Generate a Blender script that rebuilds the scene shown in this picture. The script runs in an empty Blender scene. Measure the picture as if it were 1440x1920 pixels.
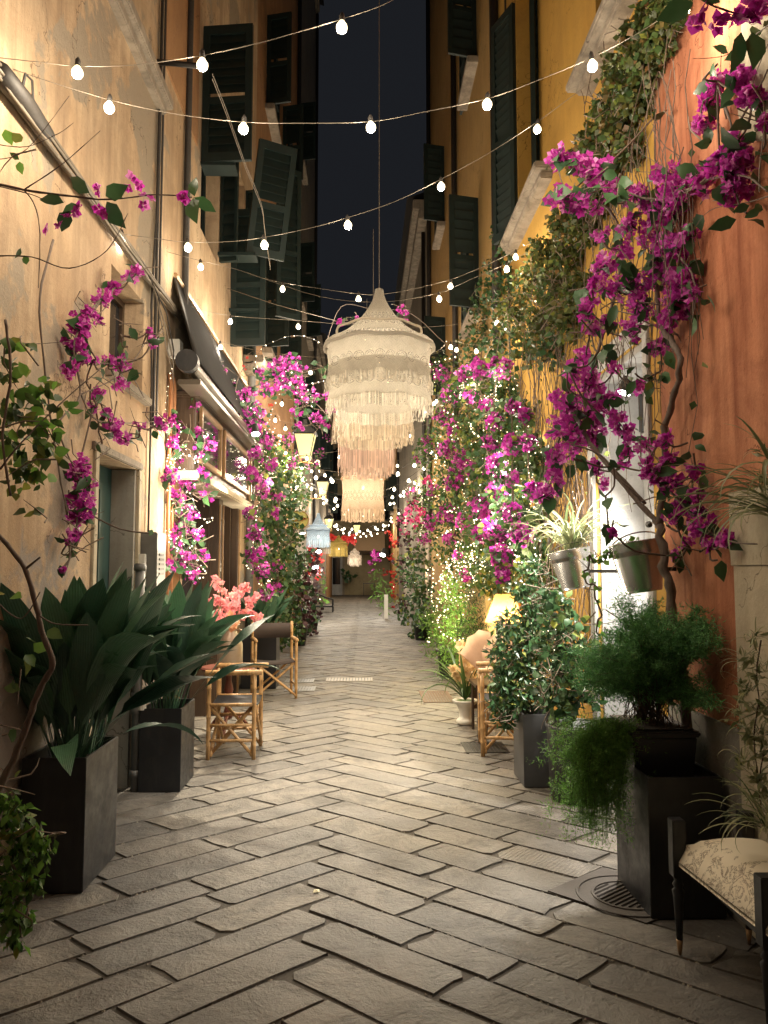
import bpy, bmesh, math, random
import numpy as np
from mathutils import Vector, Matrix, Quaternion

R = math.radians
rng = random.Random(11)
nr = np.random.default_rng(11)
sc = bpy.context.scene
C = sc.collection

# ------------------------------------------------------------------ camera
F = 1442.0
CAM = Vector((0.0, 0.0, 1.5))
TH = math.atan(110 / F)
PH = math.atan(40 * math.cos(TH) / F)
cd = bpy.data.cameras.new("camera")
cd.sensor_fit = 'VERTICAL'; cd.sensor_height = 36.0; cd.sensor_width = 27.0
cd.lens = 36.0 * F / 1920
cd.clip_start = 0.05; cd.clip_end = 400
cam = bpy.data.objects.new("camera", cd)
cam.location = CAM; cam.rotation_euler = (math.pi / 2 + TH, 0, -PH)
C.objects.link(cam); sc.camera = cam

# ------------------------------------------------------------------ night sky
w = bpy.data.worlds.new("World"); sc.world = w; w.use_nodes = True
bg = w.node_tree.nodes["Background"]
bg.inputs[0].default_value = (0.0088, 0.0097, 0.0120, 1); bg.inputs[1].default_value = 1.0
sc.view_settings.view_transform = 'Standard'; sc.view_settings.look = 'None'
sc.view_settings.gamma = 1; sc.view_settings.exposure = 0.30
sc.view_settings.use_curve_mapping = False
cy = sc.cycles
cy.use_denoising = True
cy.max_bounces = 6; cy.diffuse_bounces = 3; cy.glossy_bounces = 2; cy.transmission_bounces = 3
cy.transparent_max_bounces = 12; cy.sample_clamp_indirect = 3.0; cy.sample_clamp_direct = 0
cy.use_light_tree = True
WARM = (1.0, 0.85, 0.64); WHITE = (1.0, 0.93, 0.82)
BULB_W = 8.0

# ------------------------------------------------------------------ pixel rays to places
fw = Vector((math.sin(PH) * math.cos(TH), math.cos(PH) * math.cos(TH), math.sin(TH)))
rt = Vector((math.cos(PH), -math.sin(PH), 0)); up = rt.cross(fw)
def ray(px, py): return fw * F + rt * (px - 720) + up * (960 - py)
def P(px, py, Y):
    d = ray(px, py); return CAM + d * (Y / d.y)
def PX(px, py, X):
    d = ray(px, py); return CAM + d * (X / d.x)
def G(px, py, z=0.0):
    d = ray(px, py); return CAM + d * ((z - 1.5) / d.z)

# ------------------------------------------------------------------ materials
MATS = {}
def nt_new(name):
    m = bpy.data.materials.new(name); m.use_nodes = True
    nt = m.node_tree; b = nt.nodes["Principled BSDF"]
    return m, nt, b
def N(nt, t, **kw):
    n = nt.nodes.new(t)
    for k, v in kw.items(): setattr(n, k, v)
    return n
def mth(nt, op, a, b=None, c=None):
    n = nt.nodes.new('ShaderNodeMath'); n.operation = op
    for i, v in enumerate((a, b, c)):
        if v is None: continue
        if isinstance(v, (int, float)): n.inputs[i].default_value = v
        else: nt.links.new(v, n.inputs[i])
    return n.outputs[0]
def ramp(nt, fac, stops):
    r = nt.nodes.new('ShaderNodeValToRGB'); e = r.color_ramp.elements
    while len(e) < len(stops): e.new(0.5)
    for i, (p, c) in enumerate(stops):
        e[i].position = p; e[i].color = (*c, 1) if len(c) == 3 else c
    nt.links.new(fac, r.inputs[0]); return r.outputs[0]
def noise(nt, vec, scale, detail=5, rough=0.6, dist=0.0):
    n = nt.nodes.new('ShaderNodeTexNoise'); n.inputs['Scale'].default_value = scale
    n.inputs['Detail'].default_value = detail; n.inputs['Roughness'].default_value = rough
    n.inputs['Distortion'].default_value = dist
    nt.links.new(vec, n.inputs['Vector']); return n.outputs['Fac']
def mapping(nt, vec, scale=(1, 1, 1), rot=(0, 0, 0), loc=(0, 0, 0)):
    n = nt.nodes.new('ShaderNodeMapping'); n.inputs['Scale'].default_value = scale
    n.inputs['Rotation'].default_value = rot; n.inputs['Location'].default_value = loc
    nt.links.new(vec, n.inputs['Vector']); return n.outputs[0]
def mix(nt, fac, a, b, blend='MIX'):
    n = nt.nodes.new('ShaderNodeMix'); n.data_type = 'RGBA'; n.blend_type = blend
    for s, v in ((n.inputs[0], fac), (n.inputs[6], a), (n.inputs[7], b)):
        if isinstance(v, (int, float)): s.default_value = v
        elif isinstance(v, tuple): s.default_value = (*v, 1) if len(v) == 3 else v
        else: nt.links.new(v, s)
    return n.outputs[2]
def bump(nt, b, h, strength=0.3, dist=0.01):
    n = nt.nodes.new('ShaderNodeBump'); n.inputs['Strength'].default_value = strength
    n.inputs['Distance'].default_value = dist
    nt.links.new(h, n.inputs['Height']); nt.links.new(n.outputs[0], b.inputs['Normal'])
def pos(nt): return nt.nodes.new('ShaderNodeNewGeometry').outputs['Position']
def objco(nt): return nt.nodes.new('ShaderNodeTexCoord').outputs['Object']

def plain(name, col, rough=0.5, metal=0.0, var=0.25, scale=18.0, bmp=0.15, spec=0.5):
    if name in MATS: return MATS[name]
    m, nt, b = nt_new(name)
    o = objco(nt); n = noise(nt, o, scale)
    c = mix(nt, n, tuple(x * (1 - var) for x in col), tuple(min(1, x * (1 + var)) for x in col))
    nt.links.new(c, b.inputs['Base Color'])
    b.inputs['Roughness'].default_value = rough; b.inputs['Metallic'].default_value = metal
    b.inputs['Specular IOR Level'].default_value = spec
    if bmp: bump(nt, b, noise(nt, o, scale * 4), bmp, 0.004)
    MATS[name] = m; return m

def cracks(nt, p, sc_, thr):
    v = nt.nodes.new('ShaderNodeTexVoronoi'); v.feature = 'DISTANCE_TO_EDGE'; v.inputs['Scale'].default_value = sc_
    w_ = nt.nodes.new('ShaderNodeTexNoise'); w_.inputs['Scale'].default_value = 3.0; w_.inputs['Detail'].default_value = 6; nt.links.new(p, w_.inputs['Vector'])
    a = nt.nodes.new('ShaderNodeVectorMath'); a.operation = 'ADD'; nt.links.new(p, a.inputs[0]); nt.links.new(w_.outputs['Color'], a.inputs[1]); nt.links.new(a.outputs[0], v.inputs['Vector'])
    return mth(nt, 'MULTIPLY', mth(nt, 'LESS_THAN', v.outputs['Distance'], thr), mth(nt, 'GREATER_THAN', noise(nt, p, 1.1, 2), .5))
def plaster(name, base, light, dark, patch=None, streak=0.5, fine=60, bmp=0.35, low=None):
    """old lime render: broad stains, rain streaks (on terracotta also painted shadow blotches), flaked patches of the undercoat"""
    m, nt, b = nt_new(name); p = pos(nt)
    big = noise(nt, p, 0.9, 4, 0.6, 0.4); med = noise(nt, p, 3.4, 8, 0.68, 0.6)
    st = noise(nt, mapping(nt, p, (5.0, 5.0, 0.45)), 1.3, 6, 0.65, 0.5)
    c = mix(nt, ramp(nt, big, [(0.35, (0, 0, 0)), (0.65, (1, 1, 1))]), base, light)
    c = mix(nt, ramp(nt, st, [(0.42, (0, 0, 0)), (0.72, (streak,) * 3)]), c, dark)
    c = mix(nt, ramp(nt, med, [(0.35, (0.45,) * 3), (0.55, (0, 0, 0))]), c, dark)
    if patch:
        pm = noise(nt, mapping(nt, p, (1, 1, 1), loc=(3.1, 7.7, 1.3)), 1.15, 9, 0.62, 0.25)
        pf = ramp(nt, pm, [(0.545, (0, 0, 0)), (0.565, (1, 1, 1))])
        c = mix(nt, pf, c, patch)
    if low:   # bare damp render below about 1.6 m
        s = nt.nodes.new('ShaderNodeSeparateXYZ'); nt.links.new(p, s.inputs[0])
        h = mth(nt, 'ADD', s.outputs[2], mth(nt, 'MULTIPLY', mth(nt, 'SUBTRACT', med, 0.5), 2.4))
        lf = ramp(nt, mth(nt, 'MULTIPLY', h, 0.25), [(low[1] * 0.25 - 0.02, (1, 1, 1)), (low[1] * 0.25 + 0.03, (0, 0, 0))])
        c = mix(nt, lf, c, low[0])
    c = mix(nt, mth(nt, 'MULTIPLY', cracks(nt, p, 1.3, .006), .7), c, tuple(x * .35 for x in dark))
    spot = ramp(nt, noise(nt, p, 26, 5, .75), [(.60, (0, 0, 0)), (.68, (.45,) * 3)])
    c = mix(nt, spot, c, tuple(x * .7 for x in dark))
    fn = noise(nt, p, fine, 6, 0.7)
    c = mix(nt, 0.35, c, mix(nt, fn, (0.25, 0.25, 0.25), (0.95, 0.95, 0.95)), 'SOFT_LIGHT')
    nt.links.new(c, b.inputs['Base Color']); b.inputs['Roughness'].default_value = 0.88
    b.inputs['Specular IOR Level'].default_value = 0.2
    hh = mth(nt, 'ADD', mth(nt, 'MULTIPLY', fn, 0.35), med)
    bump(nt, b, hh, bmp, 0.02)
    return m

def stone_mat(name, cols, bmp=0.6, rnd=True, rough=0.62):
    m, nt, b = nt_new(name); p = pos(nt)
    oi = nt.nodes.new('ShaderNodeObjectInfo').outputs['Random']
    ri = nt.nodes.new('ShaderNodeNewGeometry').outputs['Random Per Island']
    r = mth(nt, 'FRACT', mth(nt, 'ADD', oi, ri))
    c = ramp(nt, r, [(i / (len(cols) - 1), cols[i]) for i in range(len(cols))])
    n1 = noise(nt, p, 5, 8, 0.7, 0.5); n2 = noise(nt, p, 55, 6, 0.7); n3 = noise(nt, p, 1.3, 3)
    c = mix(nt, ramp(nt, n1, [(0.36, (0.8,) * 3), (0.58, (0, 0, 0))]), c, (0.055, 0.048, 0.042))
    c = mix(nt, ramp(nt, noise(nt, p, 150, 3, .8), [(0.62, (0, 0, 0)), (0.70, (0.7,) * 3)]), c, (0.04, 0.036, 0.032))
    c = mix(nt, ramp(nt, n3, [(0.4, (0, 0, 0)), (0.7, (0.35,) * 3)]), c, (0.30, 0.265, 0.215))
    c = mix(nt, ramp(nt, noise(nt, mapping(nt, p, (1, 1, 1), loc=(4, 9, 2)), 2.3, 7, .75, .8), [(0.50, (0, 0, 0)), (0.60, (0.75,) * 3)]), c, (0.07, 0.064, 0.057))
    c = mix(nt, ramp(nt, noise(nt, p, 17, 6, .75), [(0.60, (0, 0, 0)), (0.70, (0.5,) * 3)]), c, (0.26, 0.235, 0.20))
    c = mix(nt, 0.5, c, mix(nt, n2, (0.2, 0.2, 0.2), (0.9, 0.9, 0.9)), 'SOFT_LIGHT')
    nt.links.new(c, b.inputs['Base Color'])
    rr = ramp(nt, n1, [(0.3, (rough - 0.17,) * 3), (0.7, (rough + 0.15,) * 3)])
    nt.links.new(rr, b.inputs['Roughness'])
    # a few stones carry chisel lines
    vec = mapping(nt, p, (1, 1, 1), rot=(0, 0, R(40)))
    wv = nt.nodes.new('ShaderNodeTexWave'); wv.inputs['Scale'].default_value = 14; wv.inputs['Distortion'].default_value = 4
    wv.inputs['Detail'].default_value = 3
    nt.links.new(vec, wv.inputs['Vector'])
    ch = mth(nt, 'MULTIPLY', wv.outputs['Fac'], mth(nt, 'MULTIPLY', mth(nt, 'GREATER_THAN', r, 0.93), 0.12))
    h = mth(nt, 'ADD', mth(nt, 'ADD', mth(nt, 'MULTIPLY', n1, 1.2), mth(nt, 'MULTIPLY', n2, 0.28)), ch)
    bump(nt, b, h, 0.95, 0.026)
    return m

def bulb_mat(name):
    m, nt, b = nt_new(name)
    lw = nt.nodes.new('ShaderNodeLayerWeight'); lw.inputs[0].default_value = .35
    c = ramp(nt, lw.outputs['Facing'], [(0.0, (1.0, .93, .74)), (.55, (1.0, .84, .50)), (1.0, (.62, .40, .14))])
    nt.links.new(c, b.inputs['Emission Color'])
    s = ramp(nt, lw.outputs['Facing'], [(0.0, (1, 1, 1)), (.5, (.5,) * 3), (1.0, (.14,) * 3)])
    nt.links.new(mth(nt, 'MULTIPLY', s, 7.0), b.inputs['Emission Strength'])
    m.cycles.emission_sampling = 'NONE'; MATS[name] = m; return m
def blade_mat(name, dark, light):
    m = leaf_mat(name, dark, light, .34, .10); nt = m.node_tree; b = nt.nodes['Principled BSDF']
    s = nt.nodes.new('ShaderNodeSeparateXYZ'); nt.links.new(objco(nt), s.inputs[0])
    v = mth(nt, 'SINE', mth(nt, 'MULTIPLY', s.outputs[0], 520.0))
    bump(nt, b, mth(nt, 'ADD', v, mth(nt, 'MULTIPLY', noise(nt, objco(nt), 30, 4), 2.0)), .35, .002)
    src = b.inputs['Base Color'].links[0].from_socket
    dust = ramp(nt, noise(nt, pos(nt), 9, 6, .7), [(.45, (0, 0, 0)), (.75, (.5,) * 3)])
    c2 = mix(nt, dust, src, (.075, .10, .075)); nt.links.new(c2, b.inputs['Base Color'])
    nt.links.new(ramp(nt, noise(nt, pos(nt), 14, 4), [(.3, (.26,) * 3), (.7, (.55,) * 3)]), b.inputs['Roughness']); return m
def leaf_mat(name, dark, light, rough=0.42, trans=0.25, yellow=None, scale=None):
    if name in MATS: return MATS[name]
    m, nt, b = nt_new(name)
    g = nt.nodes.new('ShaderNodeNewGeometry'); oi = nt.nodes.new('ShaderNodeObjectInfo')
    r = mth(nt, 'FRACT', mth(nt, 'ADD', g.outputs['Random Per Island'], oi.outputs['Random']))
    st = [(0.0, dark), (0.75, light)]
    st.append((1.0, yellow if yellow else tuple(min(1, x * 1.25) for x in light)))
    c = ramp(nt, r, st)
    c = mix(nt, 0.3, c, mix(nt, noise(nt, pos(nt), 40, 3), (0.2,) * 3, (0.85,) * 3), 'SOFT_LIGHT')
    nt.links.new(c, b.inputs['Base Color']); b.inputs['Roughness'].default_value = rough
    tr = nt.nodes.new('ShaderNodeBsdfTranslucent'); nt.links.new(c, tr.inputs[0])
    ms = nt.nodes.new('ShaderNodeMixShader'); ms.inputs[0].default_value = trans
    nt.links.new(b.outputs[0], ms.inputs[1]); nt.links.new(tr.outputs[0], ms.inputs[2])
    nt.links.new(ms.outputs[0], nt.nodes['Material Output'].inputs[0])
    MATS[name] = m; return m

def glow(name, col, strength):
    if name in MATS: return MATS[name]
    m, nt, b = nt_new(name)
    b.inputs['Base Color'].default_value = (0.8, 0.8, 0.8, 1)
    b.inputs['Emission Color'].default_value = (*col, 1); b.inputs['Emission Strength'].default_value = strength
    m.cycles.emission_sampling = 'NONE'
    MATS[name] = m; return m

def wood(name, col, rough=0.45, scale=6):
    if name in MATS: return MATS[name]
    m, nt, b = nt_new(name); o = objco(nt)
    n = noise(nt, mapping(nt, o, (12, 12, 1.2)), scale, 6, 0.6, 0.3)
    c = ramp(nt, n, [(0.25, tuple(x * 0.55 for x in col)), (0.55, col), (0.8, tuple(min(1, x * 1.35) for x in col))])
    nt.links.new(c, b.inputs['Base Color']); b.inputs['Roughness'].default_value = rough
    bump(nt, b, n, 0.25, 0.004); MATS[name] = m; return m

# ------------------------------------------------------------------ object helpers
def wl(o):
    v = Vector((0, 0, 0))
    while o is not None: v = v + o.location; o = o.parent
    return v
def tag(o, label=None, cat=None, group=None, kind=None):
    if label: o['label'] = label
    if cat: o['category'] = cat
    if group: o['group'] = group
    if kind: o['kind'] = kind
    return o
def thing(name, label, cat, loc=(0, 0, 0), group=None):
    o = bpy.data.objects.new(name, None); o.empty_display_size = 0.1; C.objects.link(o)
    o.location = loc; return tag(o, label, cat, group)

class MB:
    def __init__(s): s.v = []; s.f = []; s.uv = None
    def add(s, vs, fs):
        n = len(s.v); s.v += [tuple(v) for v in vs]; s.f += [tuple(i + n for i in f) for f in fs]; return s
    def box(s, a, b, bev=0.0):
        x0, y0, z0 = (min(a[i], b[i]) for i in range(3)); x1, y1, z1 = (max(a[i], b[i]) for i in range(3))
        return s.add([(x0, y0, z0), (x1, y0, z0), (x1, y1, z0), (x0, y1, z0), (x0, y0, z1), (x1, y0, z1), (x1, y1, z1), (x0, y1, z1)],
                     [(0, 3, 2, 1), (4, 5, 6, 7), (0, 1, 5, 4), (1, 2, 6, 5), (2, 3, 7, 6), (3, 0, 4, 7)])
    def quad(s, a, b, c, d): return s.add([a, b, c, d], [(0, 1, 2, 3)])
    def tube(s, pts, r, n=6, cap=True):
        pts = [Vector(p) for p in pts]; k = len(pts)
        rs = r if isinstance(r, (list, tuple)) else [r] * k
        vs = []; prev = None
        for i, p in enumerate(pts):
            t = (pts[min(i + 1, k - 1)] - pts[max(i - 1, 0)])
            if t.length < 1e-9: t = Vector((0, 0, 1))
            t.normalize()
            if prev is None:
                a = t.cross(Vector((0, 0, 1)) if abs(t.z) < 0.9 else Vector((1, 0, 0))).normalized()
            else:
                a = (prev - t * prev.dot(t)); a = a.normalized() if a.length > 1e-6 else t.orthogonal().normalized()
            prev = a; b = t.cross(a)
            for j in range(n):
                an = 2 * math.pi * j / n; vs.append(p + (a * math.cos(an) + b * math.sin(an)) * rs[i])
        fs = [(i * n + j, i * n + (j + 1) % n, (i + 1) * n + (j + 1) % n, (i + 1) * n + j) for i in range(k - 1) for j in range(n)]
        if cap: fs += [tuple(range(n - 1, -1, -1)), tuple((k - 1) * n + j for j in range(n))]
        return s.add(vs, fs)
    def lathe(s, prof, n=24, c=(0, 0, 0), ruf=None):
        vs = []
        for i, (r, z) in enumerate(prof):
            for j in range(n):
                a = 2 * math.pi * j / n; rr = r + (ruf(a, i) if ruf else 0)
                vs.append((c[0] + rr * math.cos(a), c[1] + rr * math.sin(a), c[2] + z))
        fs = [(i * n + j, i * n + (j + 1) % n, (i + 1) * n + (j + 1) % n, (i + 1) * n + j) for i in range(len(prof) - 1) for j in range(n)]
        return s.add(vs, fs)
    def build(s, name, mat, parent=None, smooth=False, kind=None, bevel=0.0, own=None):
        off = wl(parent) if parent is not None else Vector((0, 0, 0))
        me = bpy.data.meshes.new(name)
        me.from_pydata([(v[0] - off.x, v[1] - off.y, v[2] - off.z) for v in s.v], [], s.f)
        me.materials.append(mat)
        if bevel:
            bm = bmesh.new(); bm.from_mesh(me)
            bmesh.ops.bevel(bm, geom=list(bm.edges), offset=bevel, segments=2, affect='EDGES', clamp_overlap=True)
            bm.to_mesh(me); bm.free()
        if smooth: me.polygons.foreach_set('use_smooth', [True] * len(me.polygons))
        me.update()
        o = bpy.data.objects.new(name, me); C.objects.link(o)
        if parent is not None: o.parent = parent
        if kind: o['kind'] = kind
        return o

def raw_mesh(name, V, T, mat):
    """triangle soup from numpy arrays"""
    me = bpy.data.meshes.new(name)
    me.vertices.add(len(V)); me.vertices.foreach_set('co', V.astype(np.float32).ravel())
    nT = len(T)
    me.loops.add(nT * 3); me.loops.foreach_set('vertex_index', T.astype(np.int32).ravel())
    me.polygons.add(nT)
    me.polygons.foreach_set('loop_start', np.arange(0, nT * 3, 3, dtype=np.int32))
    me.polygons.foreach_set('loop_total', np.full(nT, 3, dtype=np.int32))
    me.polygons.foreach_set('use_smooth', np.ones(nT, dtype=bool))
    me.materials.append(mat); me.update(calc_edges=True)
    return me

def frames(D, Nn):
    """columns side, dir, normal"""
    D = D / (np.linalg.norm(D, axis=1, keepdims=True) + 1e-9)
    S = np.cross(D, Nn); S = S / (np.linalg.norm(S, axis=1, keepdims=True) + 1e-9)
    U = np.cross(S, D)
    return np.stack([S, D, U], axis=2)
def scatter(name, tmpl, Pn, D, Nn, S, mat, parent=None, kind='stuff'):
    """one mesh of many copies of a small template"""
    tv, tt = tmpl; tv = np.array(tv, float); tt = np.array(tt, int)
    M = frames(D, Nn)
    S = np.asarray(S, float).reshape(-1, 1)
    V = np.einsum('nij,kj->nki', M, tv) * S[:, :, None] + Pn[:, None, :]
    T = tt[None] + (np.arange(len(Pn)) * len(tv))[:, None, None]
    V = V.reshape(-1, 3)
    if parent is not None: V = V - np.array(wl(parent))
    me = raw_mesh(name, V, T.reshape(-1, 3), mat)
    o = bpy.data.objects.new(name, me); C.objects.link(o)
    if parent is not None: o.parent = parent
    if kind: o['kind'] = kind
    return o
def place(me, name, parent, p, d, n, s):
    d = Vector(d).normalized(); n = Vector(n)
    sd = d.cross(n)
    if sd.length < 1e-5: sd = d.orthogonal()
    sd.normalize(); u = sd.cross(d)
    o = bpy.data.objects.new(name, me); C.objects.link(o); o.parent = parent
    m = Matrix((sd, d, u)).transposed().to_4x4()
    o.rotation_mode = 'QUATERNION'; o.rotation_quaternion = m.to_quaternion()
    o.location = Vector(p) - wl(parent); o.scale = (s, s, s)
    return o

# leaf and flower shapes: length along +Y, width along X, face to +Z
def leaf_t(wd=0.42, fold=0.10, tip=-0.12):
    return ([(0, 0, 0), (wd * 0.8, 0.3, fold), (0, 0.34, 0), (-wd * 0.8, 0.3, fold), (wd * 0.75, 0.62, fold * 0.7), (0, 0.66, 0), (-wd * 0.75, 0.62, fold * 0.7), (0, 1, tip)],
            [(0, 1, 2), (0, 2, 3), (1, 4, 5), (1, 5, 2), (2, 5, 6), (2, 6, 3), (4, 7, 5), (5, 7, 6)])
def leaf_s(wd=0.4): return ([(0, 0, 0), (wd, 0.45, 0.08), (0, 0.5, 0), (-wd, 0.45, 0.08), (0, 1, -0.1)], [(0, 1, 2), (1, 4, 2), (2, 4, 3), (0, 2, 3)])
def flower_t(np_=5, seed=0, rich=False):
    r = random.Random(seed); vs = []; ts = []
    rings = [(0.9, 0.35, np_)] + ([(0.62, 0.75, np_ - 1)] if rich else [])
    for L, cup, k in rings:
        off = r.uniform(0, 6)
        for i in range(k):
            a = off + 2 * math.pi * i / k + r.uniform(-.2, .2); l = L * r.uniform(0.8, 1.1) * 0.5; wd = l * r.uniform(0.33, 0.47)
            ca, sa = math.cos(a), math.sin(a); c2 = cup * r.uniform(0.7, 1.3)
            def q(x, y, z): return (ca * x - sa * y, z + 0.0, sa * x + ca * y)
            b = len(vs)
            # petal: base, two shoulders, mid, tip (flower opens along +Y)
            vs += [q(0.03 * L, 0, 0), q(l * 0.55, wd, l * c2 * 0.9), q(l * 0.5, 0, l * c2 * 0.55), q(l * 0.55, -wd, l * c2 * 0.9), q(l * 1.0, 0, l * c2 * 0.8 + r.uniform(-.08, .08))]
            ts += [(b, b + 1, b + 2), (b + 1, b + 4, b + 2), (b + 2, b + 4, b + 3), (b, b + 2, b + 3)]
    return vs, ts
LEAF8 = leaf_t(); LEAF4 = leaf_s(); LEAFN = leaf_s(0.16); LEAFR = leaf_s(0.5)
FL5 = flower_t(5, 1); FL4 = flower_t(4, 3)
def tmpl_mesh(name, t, mat): return raw_mesh(name, np.array(t[0], float), np.array(t[1], int), mat)
def rdir(n, upb=0.0):
    v = nr.normal(size=(n, 3)); v[:, 2] += upb
    return v / (np.linalg.norm(v, axis=1, keepdims=True) + 1e-9)
def blob_pts(blobs, dens, flat=1.0):
    """blobs: (px,py,Y,radius_px[,depth factor]) -> points inside soft spheres"""
    out = []; owner = []
    for i, b in enumerate(blobs):
        px, py, Y, r = b[:4]; k = b[4] if len(b) > 4 else 1.0
        c = np.array(P(px, py, Y)); rr = r * Y / F
        n = max(1, int(dens * (r / 20.0) ** 2))
        v = nr.normal(size=(n, 3)); v /= np.linalg.norm(v, axis=1, keepdims=True)
        v *= (nr.random((n, 1)) ** 0.45) * rr; v[:, 1] *= k * flat
        out.append(c + v); owner += [i] * n
    return np.concatenate(out), np.array(owner)
LIM = 1.58
def clampx(p, lim=LIM):
    p[:, 0] = np.clip(p[:, 0], -lim + nr.random(len(p)) * 0.05, lim - nr.random(len(p)) * 0.05); return p
def crv(a, b, n=8, sag=0.0, jit=0.0):
    a = Vector(a); b = Vector(b); o = []
    for i in range(n + 1):
        t = i / n; p = a.lerp(b, t); p.z -= sag * 4 * t * (1 - t)
        if 0 < i < n and jit: p += Vector((rng.gauss(0, jit), rng.gauss(0, jit), rng.gauss(0, jit)))
        o.append(p)
    return o
def smoothpath(pts, sub=4):
    pts = [Vector(p) for p in pts]
    if len(pts) < 3: return pts
    o = []
    for i in range(len(pts) - 1):
        p0 = pts[max(i - 1, 0)]; p1 = pts[i]; p2 = pts[i + 1]; p3 = pts[min(i + 2, len(pts) - 1)]
        for k in range(sub):
            t = k / sub
            o.append(0.5 * ((2 * p1) + (p2 - p0) * t + (2 * p0 - 5 * p1 + 4 * p2 - p3) * t * t + (3 * p1 - p0 - 3 * p2 + p3) * t ** 3))
    o.append(pts[-1]); return o
# ------------------------------------------------------------------ shared materials
M_och = plaster('ochre_render', (0.45, 0.315, 0.195), (0.56, 0.43, 0.29), (0.25, 0.175, 0.115), patch=(0.30, 0.25, 0.19), streak=0.85, bmp=0.6, low=((0.27, 0.235, 0.205), 1.35))
M_och2 = plaster('orange_render', (0.36, 0.20, 0.10), (0.42, 0.25, 0.13), (0.22, 0.13, 0.08))
M_grey = plaster('grey_render', (0.24, 0.21, 0.17), (0.30, 0.26, 0.20), (0.15, 0.13, 0.11))
M_terra = plaster('terracotta_render', (0.45, 0.165, 0.085), (0.54, 0.25, 0.14), (0.20, 0.065, 0.035), streak=1.0, bmp=.5)  # strong dark streaks: stains, and shadow blotches painted into the wall colour
M_yel = plaster('yellow_render', (0.46, 0.26, 0.055), (0.50, 0.30, 0.07), (0.33, 0.19, 0.05), streak=0.3, bmp=0.15)
M_yel2 = plaster('dull_yellow_render', (0.34, 0.22, 0.08), (0.38, 0.25, 0.10), (0.24, 0.16, 0.07), streak=0.3, bmp=0.15)
M_crm = plaster('cream_stone', (0.46, 0.40, 0.29), (0.52, 0.47, 0.36), (0.30, 0.25, 0.18))
M_plinth = plaster('plinth_render', (0.20, 0.19, 0.17), (0.25, 0.24, 0.21), (0.13, 0.12, 0.11))
M_marble = plaster('marble', (0.42, 0.43, 0.42), (0.50, 0.50, 0.50), (0.24, 0.24, 0.25), streak=0.5, bmp=0.05)
M_jamb = plaster('jamb_render', (0.33, 0.32, 0.29), (0.40, 0.39, 0.35), (0.24, 0.22, 0.20), bmp=0.15)
M_sill = plaster('sill_stone', (0.30, 0.26, 0.21), (0.38, 0.33, 0.27), (0.14, 0.12, 0.10), streak=.9, bmp=.7)
M_pave = stone_mat('paving_stone', [(0.090, 0.088, 0.086), (0.165, 0.152, 0.134), (0.115, 0.111, 0.106), (0.205, 0.183, 0.150), (0.100, 0.097, 0.094), (0.175, 0.158, 0.134)])
M_mort = plain('joint_grit', (0.075, 0.065, 0.053), 0.95, var=0.6, scale=90, bmp=0.8)
M_grit = plain('joint_mortar', (0.30, 0.27, 0.22), 0.95, var=0.4, scale=60, bmp=0.8)
M_dgreen = plain('shutter_green', (0.008, 0.020, 0.019), 0.6, var=0.6, scale=9)
M_door = plain('door_green', (0.018, 0.06, 0.058), 0.4, var=0.3, scale=5)
M_black = plain('black_steel', (0.016, 0.017, 0.020), 0.36, var=0.7, scale=5, bmp=0.08)
nt_ = M_black.node_tree; b_ = nt_.nodes['Principled BSDF']; src_ = b_.inputs['Base Color'].links[0].from_socket   # dust and water marks
df_ = ramp(nt_, noise(nt_, mapping(nt_, pos(nt_), (7, 7, 1.6)), 1.6, 8, .75, .5), [(.50, (0, 0, 0)), (.74, (.55,) * 3)])
nt_.links.new(mix(nt_, df_, src_, (.055, .050, .044)), b_.inputs['Base Color'])
nt_.links.new(ramp(nt_, noise(nt_, pos(nt_), 11, 6, .7), [(.35, (.28,) * 3), (.7, (.6,) * 3)]), b_.inputs['Roughness'])
M_blackside = plain('dark_planter', (0.016, 0.017, 0.021), 0.38, var=0.3, scale=5, bmp=0.03)
M_greyp = plain('grey_planter', (0.055, 0.056, 0.058), 0.45, var=0.4, scale=7)
M_iron = plain('dark_iron', (0.03, 0.027, 0.025), 0.55, metal=0.3, var=0.4)
M_cable = plain('cable', (0.035, 0.03, 0.026), 0.6, var=0.5, scale=40)
M_cableL = plain('pale_cable', (0.17, 0.14, 0.105), 0.6, var=0.3, scale=40)
M_copper = plain('copper_pipe', (0.50, 0.24, 0.12), 0.4, metal=0.6, var=0.2)
M_gpipe = plain('grey_pipe', (0.17, 0.17, 0.165), 0.5, metal=0.2, var=0.35, scale=10)
M_galv = plain('galvanised_steel', (0.66, 0.66, 0.66), 0.27, metal=0.92, var=0.15, scale=9, bmp=0.05)
M_glass = plain('dark_glass', (0.012, 0.013, 0.016), 0.06, var=0.05, bmp=0, spec=0.8)
M_wframe = wood('walnut_frame', (0.055, 0.034, 0.021), 0.35)
M_gold = plain('gilt_wood', (0.32, 0.20, 0.10), 0.32, metal=0.35, var=0.3, scale=30)
M_bamboo = wood('bamboo', (0.50, 0.30, 0.13), 0.42)
M_canvas = plain('brown_canvas', (0.055, 0.040, 0.035), 0.85, var=0.2, scale=120, bmp=0.3)
M_canvasb = plain('black_canvas', (0.016, 0.017, 0.022), 0.7, var=0.2, scale=120, bmp=0.3)
M_awn = plain('awning_cloth', (0.011, 0.010, 0.010), 0.95, var=0.5, scale=3, bmp=0.6, spec=0.15)
M_alu = plain('cassette_metal', (0.13, 0.11, 0.085), 0.35, metal=0.6, var=0.3, scale=5)
M_white = plain('white_paint', (0.75, 0.74, 0.70), 0.5, var=0.06)
M_urn = plain('white_stone_urn', (0.68, 0.65, 0.58), 0.6, var=0.15, scale=25, bmp=0.4)
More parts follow.
